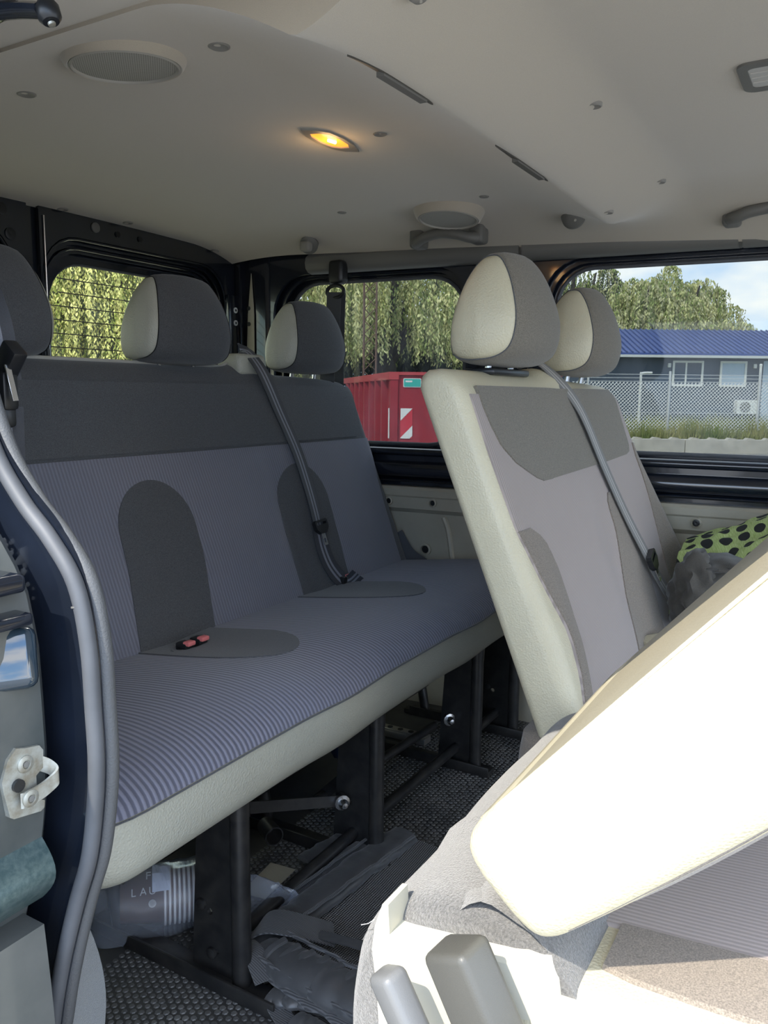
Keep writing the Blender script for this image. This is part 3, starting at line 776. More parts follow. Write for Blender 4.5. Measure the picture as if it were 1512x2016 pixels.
    mk('cross_tube', tube([(.905, 1.06, .10), (2.07, 1.06, .10)], .012, 12), 'black_metal', T)
    mk('cross_tube', tube([(1.32, .93, .098), (1.81, .90, .095)], .011, 12), 'black_metal', T)
    br = mk('brace_bar', sweep([(1.03, .95, .205), (1.30, .85, .130)], [(-.002, -.011), (.002, -.011), (.002, .011), (-.002, .011)], (0, -1, 0)), 'black_metal', T)
    for x, y, z in ((1.292, .846, .131), (1.795, .85, .128)):
        bo = mk('bolt', lathe([(.016, 0), (.016, .003), (.010, .004), (.010, .012), (.006, .018), (0, .019)], (x, y, z), (-.6, -.8, 0), 12), 'steel', br)
    mk('diagonal_bar', sweep([(1.34, .86, .17), (1.36, .98, .05)], [(-.002, -.012), (.002, -.012), (.002, .012), (-.002, .012)], (1, 0, 0)), 'black_metal', T)
    pe = mk('pipe_stub', lathe([(.017, 0), (.019, .05), (.0165, .05), (.0155, .01)], (1.2, .97, .09), (-.5, -.85, 0), 16), 'black_metal', T)
    return T
def circ3(c, r, n=14): return [(c[0] + r * math.cos(2 * PI * k / n), c[1] + r * math.sin(2 * PI * k / n), c[2]) for k in range(n + 2)]
build_rear_bench()

# ---- second row: two-place seat, upright
def build_double_seat():
    T = thing('double_seat', 'upright cream and mauve two-place seat beside the long side window', 'seat', (1.66, .2, 0))
    def bul(x, z):
        b = -.03 * math.exp(-((x - 2.10) / .05) ** 2) * max(0, 1 - abs(z - .55) / .25)
        b += .010 * math.exp(-((x - 1.66) / .05) ** 2) * max(0, 1 - abs(z - .55) / .25)
        b -= .014 * math.exp(-((x - 1.26) / .05) ** 2) * max(0, 1 - abs(z - .55) / .2)
        return b
    zt = interp([(1.2, .992), (1.60, .992), (1.64, 1.006), (1.74, 1.006), (1.79, .985), (2.13, .975)])
    B = Back(1.195, 2.13, .344, .443, .41, .405, zt, .088, .03, bul)
    b = mk('backrest', B.core(), 'vinyl', T, 60)
    le = interp([(.41, 1.215), (.443, 1.222), (.503, 1.245), (.58, 1.252), (.65, 1.232), (.73, 1.215), (.86, 1.213), (.97, 1.218)])
    mk('mauve_panel', patch(B.surf, rows_from([.43 + .52 * k / 32 for k in range(33)], le, lambda z: 2.112), 50, .003), 'rib2', b)
    rows = []
    for k in range(21):
        z = .797 + .165 * (k / 20) ** 1.4
        s0 = float(np.interp(z, [.797, .803, .815, .835, .865, .90, .93, .962], [1.40, 1.375, 1.345, 1.30, 1.262, 1.248, 1.243, 1.246]))
        s1 = float(np.interp(z, [.797, .800, .803, .806, .812, .83, .962], [1.45, 1.62, 1.80, 1.98, 2.035, 2.055, 2.085]))
        rows.append((z, s0, s1))
    mk('upper_panel', patch(B.surf, rows, 44, .0055), 'fab_upper2', b)
    rr = interp([(.43, 1.245), (.525, 1.285), (.609, 1.312), (.66, 1.317), (.70, 1.306), (.725, 1.28), (.742, 1.23)])
    mk('bolster_panel', patch(B.surf, rows_from([.432 + .30 * k / 20 for k in range(21)], lambda z: le(z) + .001, rr), 10, .0055), 'fab_taupe', b)
    ml = interp([(.43, 1.58), (.457, 1.60), (.549, 1.665), (.671, 1.72), (.70, 1.722), (.725, 1.728), (.742, 1.748)]); mr = interp([(.43, 1.80), (.50, 1.83), (.60, 1.855), (.68, 1.845), (.725, 1.80), (.742, 1.768)])
    mk('centre_panel', patch(B.surf, rows_from([.432 + .31 * k / 20 for k in range(21)], ml, mr), 12, .0055), 'fab_taupe', b)
    fl = interp([(.43, 1.99), (.55, 2.01), (.70, 2.055), (.80, 2.085), (.84, 2.098)])
    mk('bolster_panel', patch(B.surf, rows_from([.432 + .40 * k / 16 for k in range(17)], fl, lambda z: 2.116), 8, .0055), 'fab_taupe', b)
    mk('back_seam', tube([(1.212, B.front(1.23, z) + .080, z) for z in [.42 + .5 * k / 12 for k in range(13)]], .0022, 6), 'vinyl', b)
    # cushion, mostly hidden by the folded seat in front
    C = Cushion(1.20, 2.13, [(-.135, .40), (-.13, .425), (-.10, .445), (0, .45), (.15, .435), (.30, .42), (.40, .412)], [(.45, .395), (.455, .33), (.42, .29), (.1, .285), (-.09, .29), (-.13, .33)], .05)
    c = mk('cushion', C.core(), 'fab_taupe', T, 60)
    mk('ribbed_cover', patch(C.surf, rows_from([.012 + (C.len - .02) * k / 20 for k in range(21)], lambda t: 1.225, lambda t: 2.11), 30, .0035), 'fab_taupe', c)
    mk('belt_flap', blob((1.68, .31, .445), (.05, .05, .022), .2, 2, 3, 3), 'vinyl', c)
    for x0 in (1.30, 2.0):
        mk('leg', box(x0 - .02, x0 + .02, .0, .36, .003, .30, .01), 'black_metal', T)
    for x in (1.46, 1.925): headrest(x, .590, 1.006 if x < 1.6 else .998, T, 'fab_upper2', 'vinyl')
    mk('headrest_slot', box(1.37, 1.55, .575, .635, .985, .998, .005), 'black_plastic', b)
    def bp(x, z, o=.013): return (x, B.front(x, min(z, B.top(x) - .046)) - o, z)
    sb = belt('shoulder_belt', [(1.690, .66, 1.010), (1.692, .62, 1.022), (1.70, .575, .99), bp(1.735, .92), bp(1.765, .80), bp(1.80, .69), bp(1.832, .59, .02)], (0, -1, .3), .046, T, 'belt2', 'belt2_l')
    belt('lap_belt', [bp(1.832, .59, .018), bp(1.868, .52, .022), bp(1.90, .47, .03), (1.93, .30, .432)], (0, -1, .3), .046, T, 'belt2', 'belt2_l')
    buckle_tongue(sb, bp(1.832, .588, .026), (.35, -.35, -1), (0, -1, .35), 1.05)
build_double_seat()

# ---- second row: single seat with its backrest tipped forward
def build_single_seat():
    T = thing('folding_seat', 'cream single seat with backrest tipped forward in the sunlight', 'seat', (.85, .1, 0))
    # backrest: length axis l runs up and forward, thickness axis n out of its back
    o = Vector((0, .214, .545)); l = Vector((0, -.659, .752)).normalized(); nn = Vector((0, .752, .659)).normalized()
    def P(x, a, b): return Vector((x, 0, 0)) + o + l * a + nn * b
    prof = []                                      # (a along, b out of the back)
    pts = [(-.037, .025), (-.029, .050), (.0, .060), (.08, .061), (.25, .062), (.45, .058), (.60, .046), (.64, .01), (.62, -.030), (.50, -.060), (.30, -.079), (.19, -.075), (.10, -.067), (.02, -.058), (-.022, -.050), (-.036, -.030)]
    pr = [(p.x, p.y) for p in smooth_path([(a, b, 0) for a, b in pts + pts[:1]], 5)[:-1]]
    x0, x1 = .598, 1.075
    rings = []
    for x in ends(x0, x1, .028, 7, 14):
        e = inset(min(x - x0, x1 - x) + .0004, .028)
        rings.append([P(x, .3 + (a - .3) * (1 - e / .335), (b - .003) * (1 - e / .062) + .003) for a, b in pr])
    b = mk('backrest', loft(rings), 'vinyl', T, 60)
    # fabric front of the backrest, now facing down
    fr = [(a, -.040 - .034 * max(0, math.sin(PI * (a - .005) / .6)) ** .5) for a in [.005 + .595 * k / 24 for k in range(25)]]
    fab = loft([[P(x, a, c - (.010 if .63 < x < 1.05 else .0)) for a, c in fr] + [P(x, a, c + .02) for a, c in reversed(fr)] for x in (.612, .622, .635, .85, 1.04, 1.055, 1.065)])
    mk('fabric_front', fab, 'fab_taupe', b, 50)
    mk('side_seam', tube([P(.612, a, -.050 - .022 * math.sin(PI * a / .6)) for a in [k * .05 for k in range(13)]], .002, 6), 'fab_taupe', b)
    mk('back_shade_panel', loft([[P(x, a, .0605 + .0025 * math.sin(PI * a / .6)) for a in [-.004 + .56 * k / 12 for k in range(13)]] + [P(x, a, .045) for a in [-.004 + .56 * k / 12 for k in range(12, -1, -1)]] for x in (.622, .63, .85, 1.04, 1.052)]), 'vinyl_shade', b, 40, label='back of the tipped backrest, coloured darker for grazing sun')  # thin added cover, its darker colour paints the grazing light
    # fold lines on the back skin
    mk('back_seam', tube([P(.616, a, .0585 + .003 * math.sin(PI * a / .6)) for a in [.02 + k * .05 for k in range(11)]], .0018, 6), 'vinyl', b)
    # seat cushion
    C = Cushion(.60, 1.10, [(-.42, .40), (-.415, .425), (-.38, .452), (-.2, .462), (.0, .455), (.12, .446), (.205, .44)], [(.26, .42), (.27, .36), (.2, .325), (-.1, .315), (-.36, .32), (-.41, .35)], .045)
    c = mk('cushion', C.core(), 'vinyl', T, 60)
    mk('ribbed_cover', patch(C.surf, rows_from([.03 + (C.len - .06) * k / 22 for k in range(23)], lambda t: .735, lambda t: .98), 24, .004), 'rib2', c)
    s0 = interp([(0, .66), (.35, .662), (.52, .668), (.60, .675), (.66, .70)])
    mk('bolster_panel', patch(C.surf, rows_from([.03 + (C.len - .075) * k / 22 for k in range(23)], lambda t: s0(t) - .010, lambda t: .738), 8, .005), 'fab_taupe', c)
    mk('bolster_panel', patch(C.surf, rows_from([.03 + (C.len - .06) * k / 22 for k in range(23)], lambda t: .978, lambda t: 1.07), 8, .005), 'fab_taupe', c)
    # carpet flap over the hinge and rear of the base
    cp = [(.395, .10), (.404, .30), (.400, .385), (.388, .425), (.362, .458), (.330, .478), (.285, .488), (.235, .484), (.19, .465), (.17, .40), (.30, .32), (.34, .10)]
    cs = [(p.y, p.z) for p in smooth_path([(0, a, b) for a, b in cp], 4)]
    rings = []
    for x in ends(.625, 1.19, .03, 6, 22):
        e = inset(min(x - .625, 1.19 - x) + .0004, .03)
        r = []
        for k, (y, z) in enumerate(cs):
            w = .006 * noise.noise(Vector((x * 6, y * 9, z * 9))) + .008 * math.exp(-((x - .80) / .02) ** 2) * (1 if y < .37 and z > .4 else 0)
            r.append((x, y - e * .5 + w * .4, z - e * .6 + w))
        rings.append(r)
    f = mk('carpet_cover', loft(rings), 'carpet', T, 70, label='grey carpet over the seat hinge')
    # loose carpet fold at the near hinge
    mk('carpet_fold', loft([[(.632 + .13 * k / 12 + .004 * math.sin(k), .285 - .085 * (j / 8) + .010 * math.sin(k * .6), .478 + .020 * math.sin(PI * j / 8) + .004 * math.sin(k * .9 + j) - .012 * (j / 8) ** 2) for k in range(13)] for j in range(9)] + [[(.632 + .13 * k / 12, .285 - .085 * (1 - j), .43) for k in range(13)] for j in (0, 1)], False, True), 'carpet', f)
    # frayed threads at the carpet corner
    random.seed(11)
    for k in range(2):
        x = .628 + random.uniform(-.004, .006); y = .372 + random.uniform(-.012, .012); z = .432 + random.uniform(-.02, .010)
        mk('thread', tube([(x, y, z), (x - .003, y + .005, z - .004 + random.uniform(-.006, .006)), (x - .005, y + .009 + random.uniform(0, .006), z - .007 + random.uniform(-.009, .006))], .00035, 4), 'cup_white' if k < 1 else 'carpet', f)
    # cream plastic side shield
    sh = plate([(.348, .10), (.350, .33), (.354, .387), (.360, .430), (.357, .455), (.349, .480), (.343, .481), (.341, .452), (.31, .456), (.25, .464), (.215, .469), (.196, .467), (.186, .455), (.182, .43), (.182, .10)], [], lambda u, v, d: (.628 - d, u, v), -.012, .026)
    s = mk('side_shield', sh, 'plastic_cream', T, 40, label='cream plastic shield on the seat side')
    # two release levers
    m1 = Matrix.Translation((.566, .241, .460)) @ Matrix.Rotation(math.radians(-28), 4, 'X') @ Matrix.Rotation(math.radians(-14), 4, 'Z')
    mk('release_lever', xf(box(-.018, .020, -.025, .025, -.110, .040, .007, 3), m1), 'dark_plastic', T, 40, label='dark grey release lever')
    m2 = Matrix.Translation((.562, .308, .428)) @ Matrix.Rotation(math.radians(-30), 4, 'X') @ Matrix.Rotation(math.radians(-20), 4, 'Z')
    mk('release_lever', xf(box(-.014, .012, -.015, .017, -.10, .026, .007, 3), m2), 'lever_grey', T, 40, label='light grey release lever')
    mk('leg', box(.66, .70, .0, .32, .003, .32, .01), 'black_metal', T); mk('leg', box(1.02, 1.06, .0, .32, .003, .32, .01), 'black_metal', T)
build_single_seat()

# ------------------------------------------------------------------ sealing strips, striker, hanging belts
def build_seal():
    pts = [(.50, a, b) for a, b in SEAL]
    T = thing('door_seal', 'black double-bulb rubber seal along the sliding door opening', 'door seal', (.50, .67, .10))
    off = lambda dx, dy: smooth_path([(x + dx, y + dy, z) for x, y, z in pts], 6)
    mk('outer_bulb', tube(off(-.006, .004), .0080, 14), 'rubber', T)
    mk('inner_bulb', tube(off(.010, .002), .0078, 14), 'rubber_tex', T)
    mk('seal_joint', tube([(.494, SEAL_Y(.752) + .004, .752), (.494, SEAL_Y(.7505) + .004, .7505)], .0083, 14), 'trim_grey', T)
    mk('flange', sweep(off(.004, .018), [(-.003, -.018), (.003, -.018), (.003, .018), (-.003, .018)], (1, 0, 0)), 'paint', T)
build_seal()
def build_striker():
    T = thing('door_striker', 'worn zinc door striker with a bent loop and two bolts', 'door striker', (.455, .65, .58))
    Yp = .645
    def S(u, v, d): return (u, Yp - d, v)
    p = mk('base_plate', plate([(.438, .626), (.447, .623), (.462, .620), (.466, .614), (.465, .597), (.457, .592), (.457, .568), (.465, .564), (.464, .557), (.460, .555), (.432, .560), (.428, .563), (.423, .590), (.422, .599), (.429, .618)], [], S, -.01, .003), 'zinc', T)
    for x, z, d in ((.446, .608, .003), (.4445, .577, .010)):
        b = mk('bolt', lathe([(.0082, 0), (.0082, .0015), (.006, .0025), (.0042, .0026), (.0036, .0012)], (x, Yp - d, z), (0, -1, 0), 18), 'zinc', T)
        mk('bolt_socket', lathe([(.003, 0), (.003, .0024), (0, .0026)], (x, Yp - d, z), (0, -1, 0), 8), 'trim_grey', b)
    lp = smooth_path([(.437, Yp - .009, .577), (.453, Yp - .010, .578), (.466, Yp - .011, .582), (.4735, Yp - .012, .588), (.470, Yp - .006, .596), (.462, Yp - .001, .602)], 5)
    mk('loop', sweep(lp, [(-.0013, -.0075), (.0013, -.0075), (.0013, .0075), (-.0013, .0075)], (0, -1, 0)) if False else loft([[q + Vector((0, 0, .0075)) + Vector(o), q - Vector((0, 0, .0075)) + Vector(o), q - Vector((0, 0, .0075)) - Vector(o), q + Vector((0, 0, .0075)) - Vector(o)] for q, o in [(Vector(q), (.0009, -.0009, 0)) for q in lp]]), 'zinc', T)
    mk('recess', lathe([(.006, 0), (.006, .004), (0, .004)], (.437, Yp - .0025, .591), (0, -1, 0), 14), 'black_plastic', T)
build_striker()
def near_belt():
    T = thing('seat_belt', 'black seat belt with steel latch hanging beside the door pillar', 'seat belt', (.62, .885, .90))
    b = belt('webbing', [(.63, .985, 1.34), (.62, .945, 1.12), (.62, .910, 1.03), (.62, .897, .96)], (-.6, -.8, 0), .046, T, 'belt', 'belt_l')
    mk('latch', join(xf(box(-.010, .010, -.014, .014, -.020, .020, .004), Matrix.Translation((.62, .878, .985)) @ Matrix.Rotation(.7, 4, 'X')), box(.606, .628, .873, .905, .925, .972, .006)), 'black_plastic', T)
    mk('latch_plate', xf(box(-.004, .004, -.001, .001, -.022, .022, .0005, 1), Matrix.Translation((.612, .866, .958)) @ Matrix.Rotation(-.28, 4, 'X')), 'steel', T)
    mk('stopper', box(.606, .626, .877, .893, .905, .932, .005), 'black_plastic', T)
    belt('lap_webbing', [(.62, .895, .93), (.625, .905, .80), (.64, .93, .60), (.66, 1.0, .35)], (-.6, -.8, 0), .044, T, 'belt', 'belt_l')
near_belt()
def far_belt():
    T = thing('seat_belt', 'black seat belt hanging from a pivot in front of the rear side window', 'seat belt', (2.10, 1.41, 1.0))
    mk('pivot_cover', box(2.085, 2.13, 1.375, 1.425, 1.275, 1.345, .012, 3), 'black_plastic', T)
    ring = [(2.092, 1.40 + .030 * math.cos(a), 1.252 + .018 * math.sin(a)) for a in [2 * PI * k / 24 for k in range(26)]]
    mk('pivot_loop', tube(ring, .006, 8, False), 'black_plastic', T)
    belt('webbing', [(2.088, 1.402, 1.25), (2.085, 1.405, 1.15), (2.07, 1.41, 1.05), (2.06, 1.41, .95)], (-1, -.2, 0), .046, T, 'belt', 'belt')
    belt('webbing', [(2.11, 1.40, 1.25), (2.11, 1.405, 1.10), (2.115, 1.41, .85)], (-1, -.2, 0), .046, T, 'belt', 'belt')
far_belt()
def far_anchor():
    T = thing('belt_anchor', 'short black belt strap anchored low beside the bench end', 'seat belt', (2.12, 1.17, .42))
    belt('webbing', [(2.13, 1.20, .53), (2.135, 1.16, .47), (2.14, 1.11, .44)], (-1, -.2, .4), .04, T, 'belt', 'belt')
    mk('anchor_plate', box(2.13, 2.14, 1.085, 1.12, .425, .45, .003), 'black_plastic', T)
far_anchor()

# ------------------------------------------------------------------ things fixed under the roof
def speaker(x, y, label, r=.076):
    z = min(zceil(x, y), zceil(x + r, y), zceil(x, y + r)) + .002
    T = thing('ceiling_speaker', label, 'speaker', (x, y, z - .012), 'speakers in the headliner')
    dx = (zceil(x + r, y) - zceil(x - r, y)) / (2 * r); ax = Vector((-dx, 0, 1)).normalized()
    rim = lathe([(r * 1.22, .012), (r * 1.17, .002), (r * 1.09, -.010), (r * 1.03, -.014), (r, -.012), (r * .99, -.004), (r * .99, .012)], (x, y, z), ax, 48)
    mk('rim', rim, 'head', T, 60)
    mk('bezel', lathe([(r * 1.0, .01), (r * 1.0, -.0135), (r * .965, -.015), (r * .93, -.0125), (r * .93, .01)], (x, y, z), ax, 48), 'ring', T, 60)
    mk('grille', lathe([(r * .94, .008), (r * .94, -.0115), (r * .6, -.0145), (r * .3, -.0155), (0, -.016)], (x, y, z), ax, 48), 'grille', T, 60)
speaker(.868, .938, 'round speaker grille in the headliner nearest the camera')
speaker(1.945, .955, 'round speaker grille in the headliner above the rear grab handle')
def dome_lamp(x, y, lit, label):
    z = zceil(x, y)
    T = thing('dome_lamp', label, 'ceiling lamp', (x, y, z - .01), 'lamps in the headliner')
    def Cc(u, v, d): return (x + u, y + v, z - d)
    w, h = (.062, .028) if lit else (.052, .052)
    if lit: out = [(-.078, .012), (-.045, .025), (.0, .030), (.045, .026), (.070, .012), (.085, -.010), (.045, -.024), (0, -.029), (-.04, -.026), (-.062, -.012)]; inn = [(-.052, .010), (-.035, .018), (.0, .0215), (.034, .019), (.048, .008), (.052, -.008), (.034, -.017), (0, -.021), (-.03, -.018), (-.046, -.008)]
    else: out = rrect(-.06, .06, -.05, .05, .018); inn = rrect(-.042, .042, -.036, .036, .010)
    mk('bezel', plate(out, [inn], Cc, -.004, .004), 'trim_grey' if not lit else 'clip', T)
    mk('lens', plate(inn, [], Cc, -.004, .0015 if lit else .003), 'amber' if lit else 'lens', T)
    if lit:
        mk('bulb', tube([(x - .004, y + .002, z - .003), (x + .014, y - .002, z - .003)], .0034, 10), 'bulb', T)
        ld = bpy.data.lights.new('dome_glow', 'POINT'); ld.energy = .05; ld.color = (1, .6, .25); ld.shadow_soft_size = .02
        lo = bpy.data.objects.new('dome_glow', ld); COL.objects.link(lo); lo.parent = T; lo.location = (0, 0, -.012)
    else:
        for k in (-1, 0, 1): mk('lens_rib', box(x + k * .02 - .002, x + k * .02 + .002, y - .034, y + .034, z - .0045, z - .002), 'lens', T)
dome_lamp(1.335, .905, True, 'small lit amber dome lamp in the middle of the headliner')
dome_lamp(1.385, .150, False, 'unlit square dome lamp at the right edge of the headliner')
def grab_handle(y0, y1, label, zc=1.374):
    xs = (xwall((y0 + y1) / 2) - .150)
    T = thing('grab_handle', label, 'grab handle', (xs, (y0 + y1) / 2, zc), 'grab handles under the headliner')
    d = .006
    path = smooth_path([(xs + .045, y0 + d * 0, zc + .022), (xs + .020, y0, zc - .006), (xs - .004, y0 - .014, zc - .012), (xs - .016, y0 - .045, zc - .004), (xs - .018, (y0 + y1) / 2, zc + .002), (xs - .016, y1 + .045, zc - .004), (xs - .004, y1 + .014, zc - .012), (xs + .020, y1, zc - .006), (xs + .045, y1, zc + .022)], 6)
    n = len(path)
    r = [(.0135 + .006 * max(0, 1 - min(i, n - 1 - i) / 14), .0150 + .008 * max(0, 1 - min(i, n - 1 - i) / 14)) for i in range(n)]
    mk('grip', tube(path, r, 12), 'trim_grey', T)
    for y in (y0, y1):
        mk('end_cap', box(xs + .005, xs + .055, y - .020, y + .020, zc - .026, zc + .035, .010, 3), 'trim_grey', T)
grab_handle(1.105, .925, 'grey grab handle below the far speaker')
grab_handle(.305, .09, 'grey grab handle at the right edge above the long side window')
def belt_cap(x, y, z, axis, r, label):
    T = thing('anchor_cap', label, 'cap', (x, y, z), 'round caps on the headliner')
    mk('cap', lathe([(r, -.012), (r, .006), (r * .9, .012), (r * .6, .017), (0, .0185)], (x, y, z), axis, 28), 'trim_grey' if x > 1.5 else 'clip', T, 60)
    mk('screw_mark', lathe([(r * .12, 0), (r * .12, .003), (0, .003)], Vector((x, y, z)) + Vector(axis).normalized() * .017, axis, 10), 'ring', T)
belt_cap(2.045, .660, 1.388, (-.7, -.45, -.55), .029, 'round grey belt cap at the end of the headliner beam')
belt_cap(.822, .447, zceil(.822, .447) + .004, (0, -.3, -1), .0135, 'round pale cap on the beam at the top edge')
def coat_hook():
    x, y, z = 2.035, 1.455, 1.385
    T = thing('coat_hook', 'small dark coat hook under the rear of the headliner', 'hook', (x, y, z))
    mk('base', lathe([(.027, -.02), (.027, .010), (.018, .014), (0, .016)], (x, y, z), (-.75, -.4, -.5), 20), 'trim_grey', T)
    mk('hook', box(x - .030, x - .004, y - .018, y + .016, z - .024, z + .006, .008, 3), 'clip', T)
coat_hook()
def roller_bracket():
    T = thing('roller_bracket', 'dark metal roller bracket at the top corner of the door opening', 'bracket', (.50, .65, 1.27))
    pth = smooth_path([(.50, .74, 1.275), (.50, .705, 1.284), (.50, .68, 1.282), (.50, .655, 1.277), (.50, .635, 1.272)], 5)
    mk('bar', tube(pth, [(.0065, .011)] * len(pth), 10), 'paint', T)
    mk('tip', lathe([(.008, -.008), (.010, -.004), (.010, .005), (.007, .009), (0, .010)], (.50, .630, 1.270), (0, -.35, -1), 18), 'black_plastic', T)
    mk('rivet', lathe([(.0035, 0), (.003, .002), (0, .0025)], (.50, .6265, 1.2605), (0, -.35, -1), 12), 'zinc', T)
    mk('upper_plate', box(.485, .515, .69, .76, 1.285, 1.31, .004), 'paint', T)
roller_bracket()
def wheel_trim():
    T = thing('side_lining', 'grey felt wheel arch lining beside the door seal', 'lining', (.53, .75, 0))
    out = [(.50, .02), (.50, .46), (.528, .42), (.556, .37), (.582, .30), (.592, .24), (.585, .19), (.565, .12), (.55, .02)]
    pl = smooth_path([(a, b, 0) for a, b in out], 3)
    mk('panel', plate([(p.x, p.y) for p in pl], [], lambda u, v, d: (u, .70 + d + .25 * (u - .5), v), 0, .10), 'felt', T)
wheel_trim()

# ------------------------------------------------------------------ loose things
def text_geo(s, size, m, ext=.0004):
    cu = bpy.data.curves.new('txt', 'FONT'); cu.body = s; cu.size = size; cu.extrude = ext; cu.resolution_u = 3
    ob = bpy.data.objects.new('txt', cu); COL.objects.link(ob)
    dg = bpy.context.evaluated_depsgraph_get(); me = bpy.data.meshes.new_from_object(ob.evaluated_get(dg))
    g = ([tuple(m @ v.co) for v in me.vertices], [tuple(p.vertices) for p in me.polygons])
    bpy.data.objects.remove(ob); bpy.data.curves.remove(cu); bpy.data.meshes.remove(me); return g
def cups():
    # the stack lies on its side; axis points to the rear of the van
    ax = Vector((-.72, .69, .02)).normalized(); q = ax.to_track_quat('Z', 'Y')
    base = Vector((1.020, .958, .056))
    def cup(name, k, mat, label, n_ring=True):
        o = base + ax * (.0082 * k)
        T = thing(name, label, 'cup', o, 'paper cups in the plastic bag')
        h = .078
        prof = [(.0475, 0), (.051, .0015), (.051, .0055), (.0475, .005), (.038, h), (.0, h), (.0, h - .003), (.0365, h - .003), (.0455, .003)]
        mk('cup_wall', lathe(prof[3:], o, ax, 32), mat, T)
        mk('cup_rim', lathe([(.046, 0), (.0505, .0008), (.0512, .0025), (.0505, .0042), (.047, .0050), (.0455, .003)], o, ax, 32), 'cup_white', T)
        return T, o
    # rims face the camera side; each cup nests in the one before it
    for k in range(9):
        cup('paper_cup', k, 'cup_brown', 'white rimmed paper cup nested in the bagged stack under the bench')
    T, o = cup('paper_cup', 9, 'cup_brown', 'brown printed paper cup at the end of the bagged stack')
    del T['group']
    side = Vector((-.6, -.62, .5)).normalized(); side = (side - ax * ax.dot(side)).normalized(); up = ax.cross(side)
    def m_at(al, rot_up):
        n = (side * math.cos(rot_up) + up * math.sin(rot_up)).normalized()
        tdir = -ax; udir = n.cross(tdir)
        r = .0475 - (al - .005) / (.078 - .005) * .0095 + .0008
        m = Matrix((tdir, udir, n)).transposed().to_4x4(); m.translation = o + ax * al + n * r; return m
    g = None
    for i, ch in enumerate('LAU'):
        mk('letter', text_geo(ch, .018, m_at(.060 - i * .0150, .10)), 'ink_light', T, 0)
    mk('letter', text_geo('F', .022, m_at(.036, .72)), 'ink_light', T, 0)
    m = m_at(.024, -.22)
    mk('logo', lathe([(.0065, 0), (.0065, .0014), (.0045, .0014), (.0045, 0)], m.translation, m.to_3x3() @ Vector((0, 0, 1)), 20), 'ink_light', T)
    R_ = thing('receipt', 'crumpled pale receipt tucked inside the plastic bag', 'paper', o + side * .055)
    gg = []
    for i in range(5):
        gg.append([o + ax * (-.006 + .030 * j / 5) + (side * math.cos(a) + up * math.sin(a)) * (.0535 + .002 * math.sin(i * 2 + j)) for j in range(6) for a in (0.15 + i * .30,)])
    mk('sheet', loft(gg, False, False), 'paper', R_, 0)
    # clear bag draped round the stack
    B = thing('plastic_bag', 'clear plastic bag around a stack of paper cups under the bench', 'bag', base - Vector((0, 0, .05)))
    rings = []
    for i in range(26):
        a = i / 25; p = base + ax * (-.075 + .29 * a)
        ring = []
        for k in range(40):
            t = 2 * PI * k / 40
            d = side * math.cos(t) + up * math.sin(t)
            r = .060 + .007 * noise.noise(Vector((a * 5, math.cos(t) * 1.5, math.sin(t) * 1.5)))
            if a < .25: r *= .25 + .75 * (a / .25) ** .6
            if a > .8: r *= 1 - .5 * ((a - .8) / .2) ** 2
            pt = p + d * r
            if d.z < 0 and a > .3: pt.z -= .05 * (-d.z) * sstep((a - .3) / .4)   # the empty end hangs down
            pt += d * .004 * noise.noise(Vector((a * 22, t * 2.2, 3)))
            pt.z = max(pt.z, .004); ring.append(pt)
        rings.append(ring)
    mk('film', loft(rings, False), 'film', B, 60)
    # knotted neck of the bag sticking out past the leg
    rr = []
    for i in range(9):
        a = i / 8; c = Vector((1.03 + .055 * a, .865 - .04 * a, .065 - .02 * a))
        rr.append([c + Vector((.010, -.016, 0)) * math.cos(2 * PI * k / 14) * (1 - .5 * a) * 2 + Vector((0, 0, .045 * (1 - .55 * a))) * math.sin(2 * PI * k / 14) + Vector((0, 0, .008 * noise.noise(Vector((a * 9, k, 1))))) for k in range(14)])
    mk('bag_neck', loft(rr), 'film', B, 30)
cups()

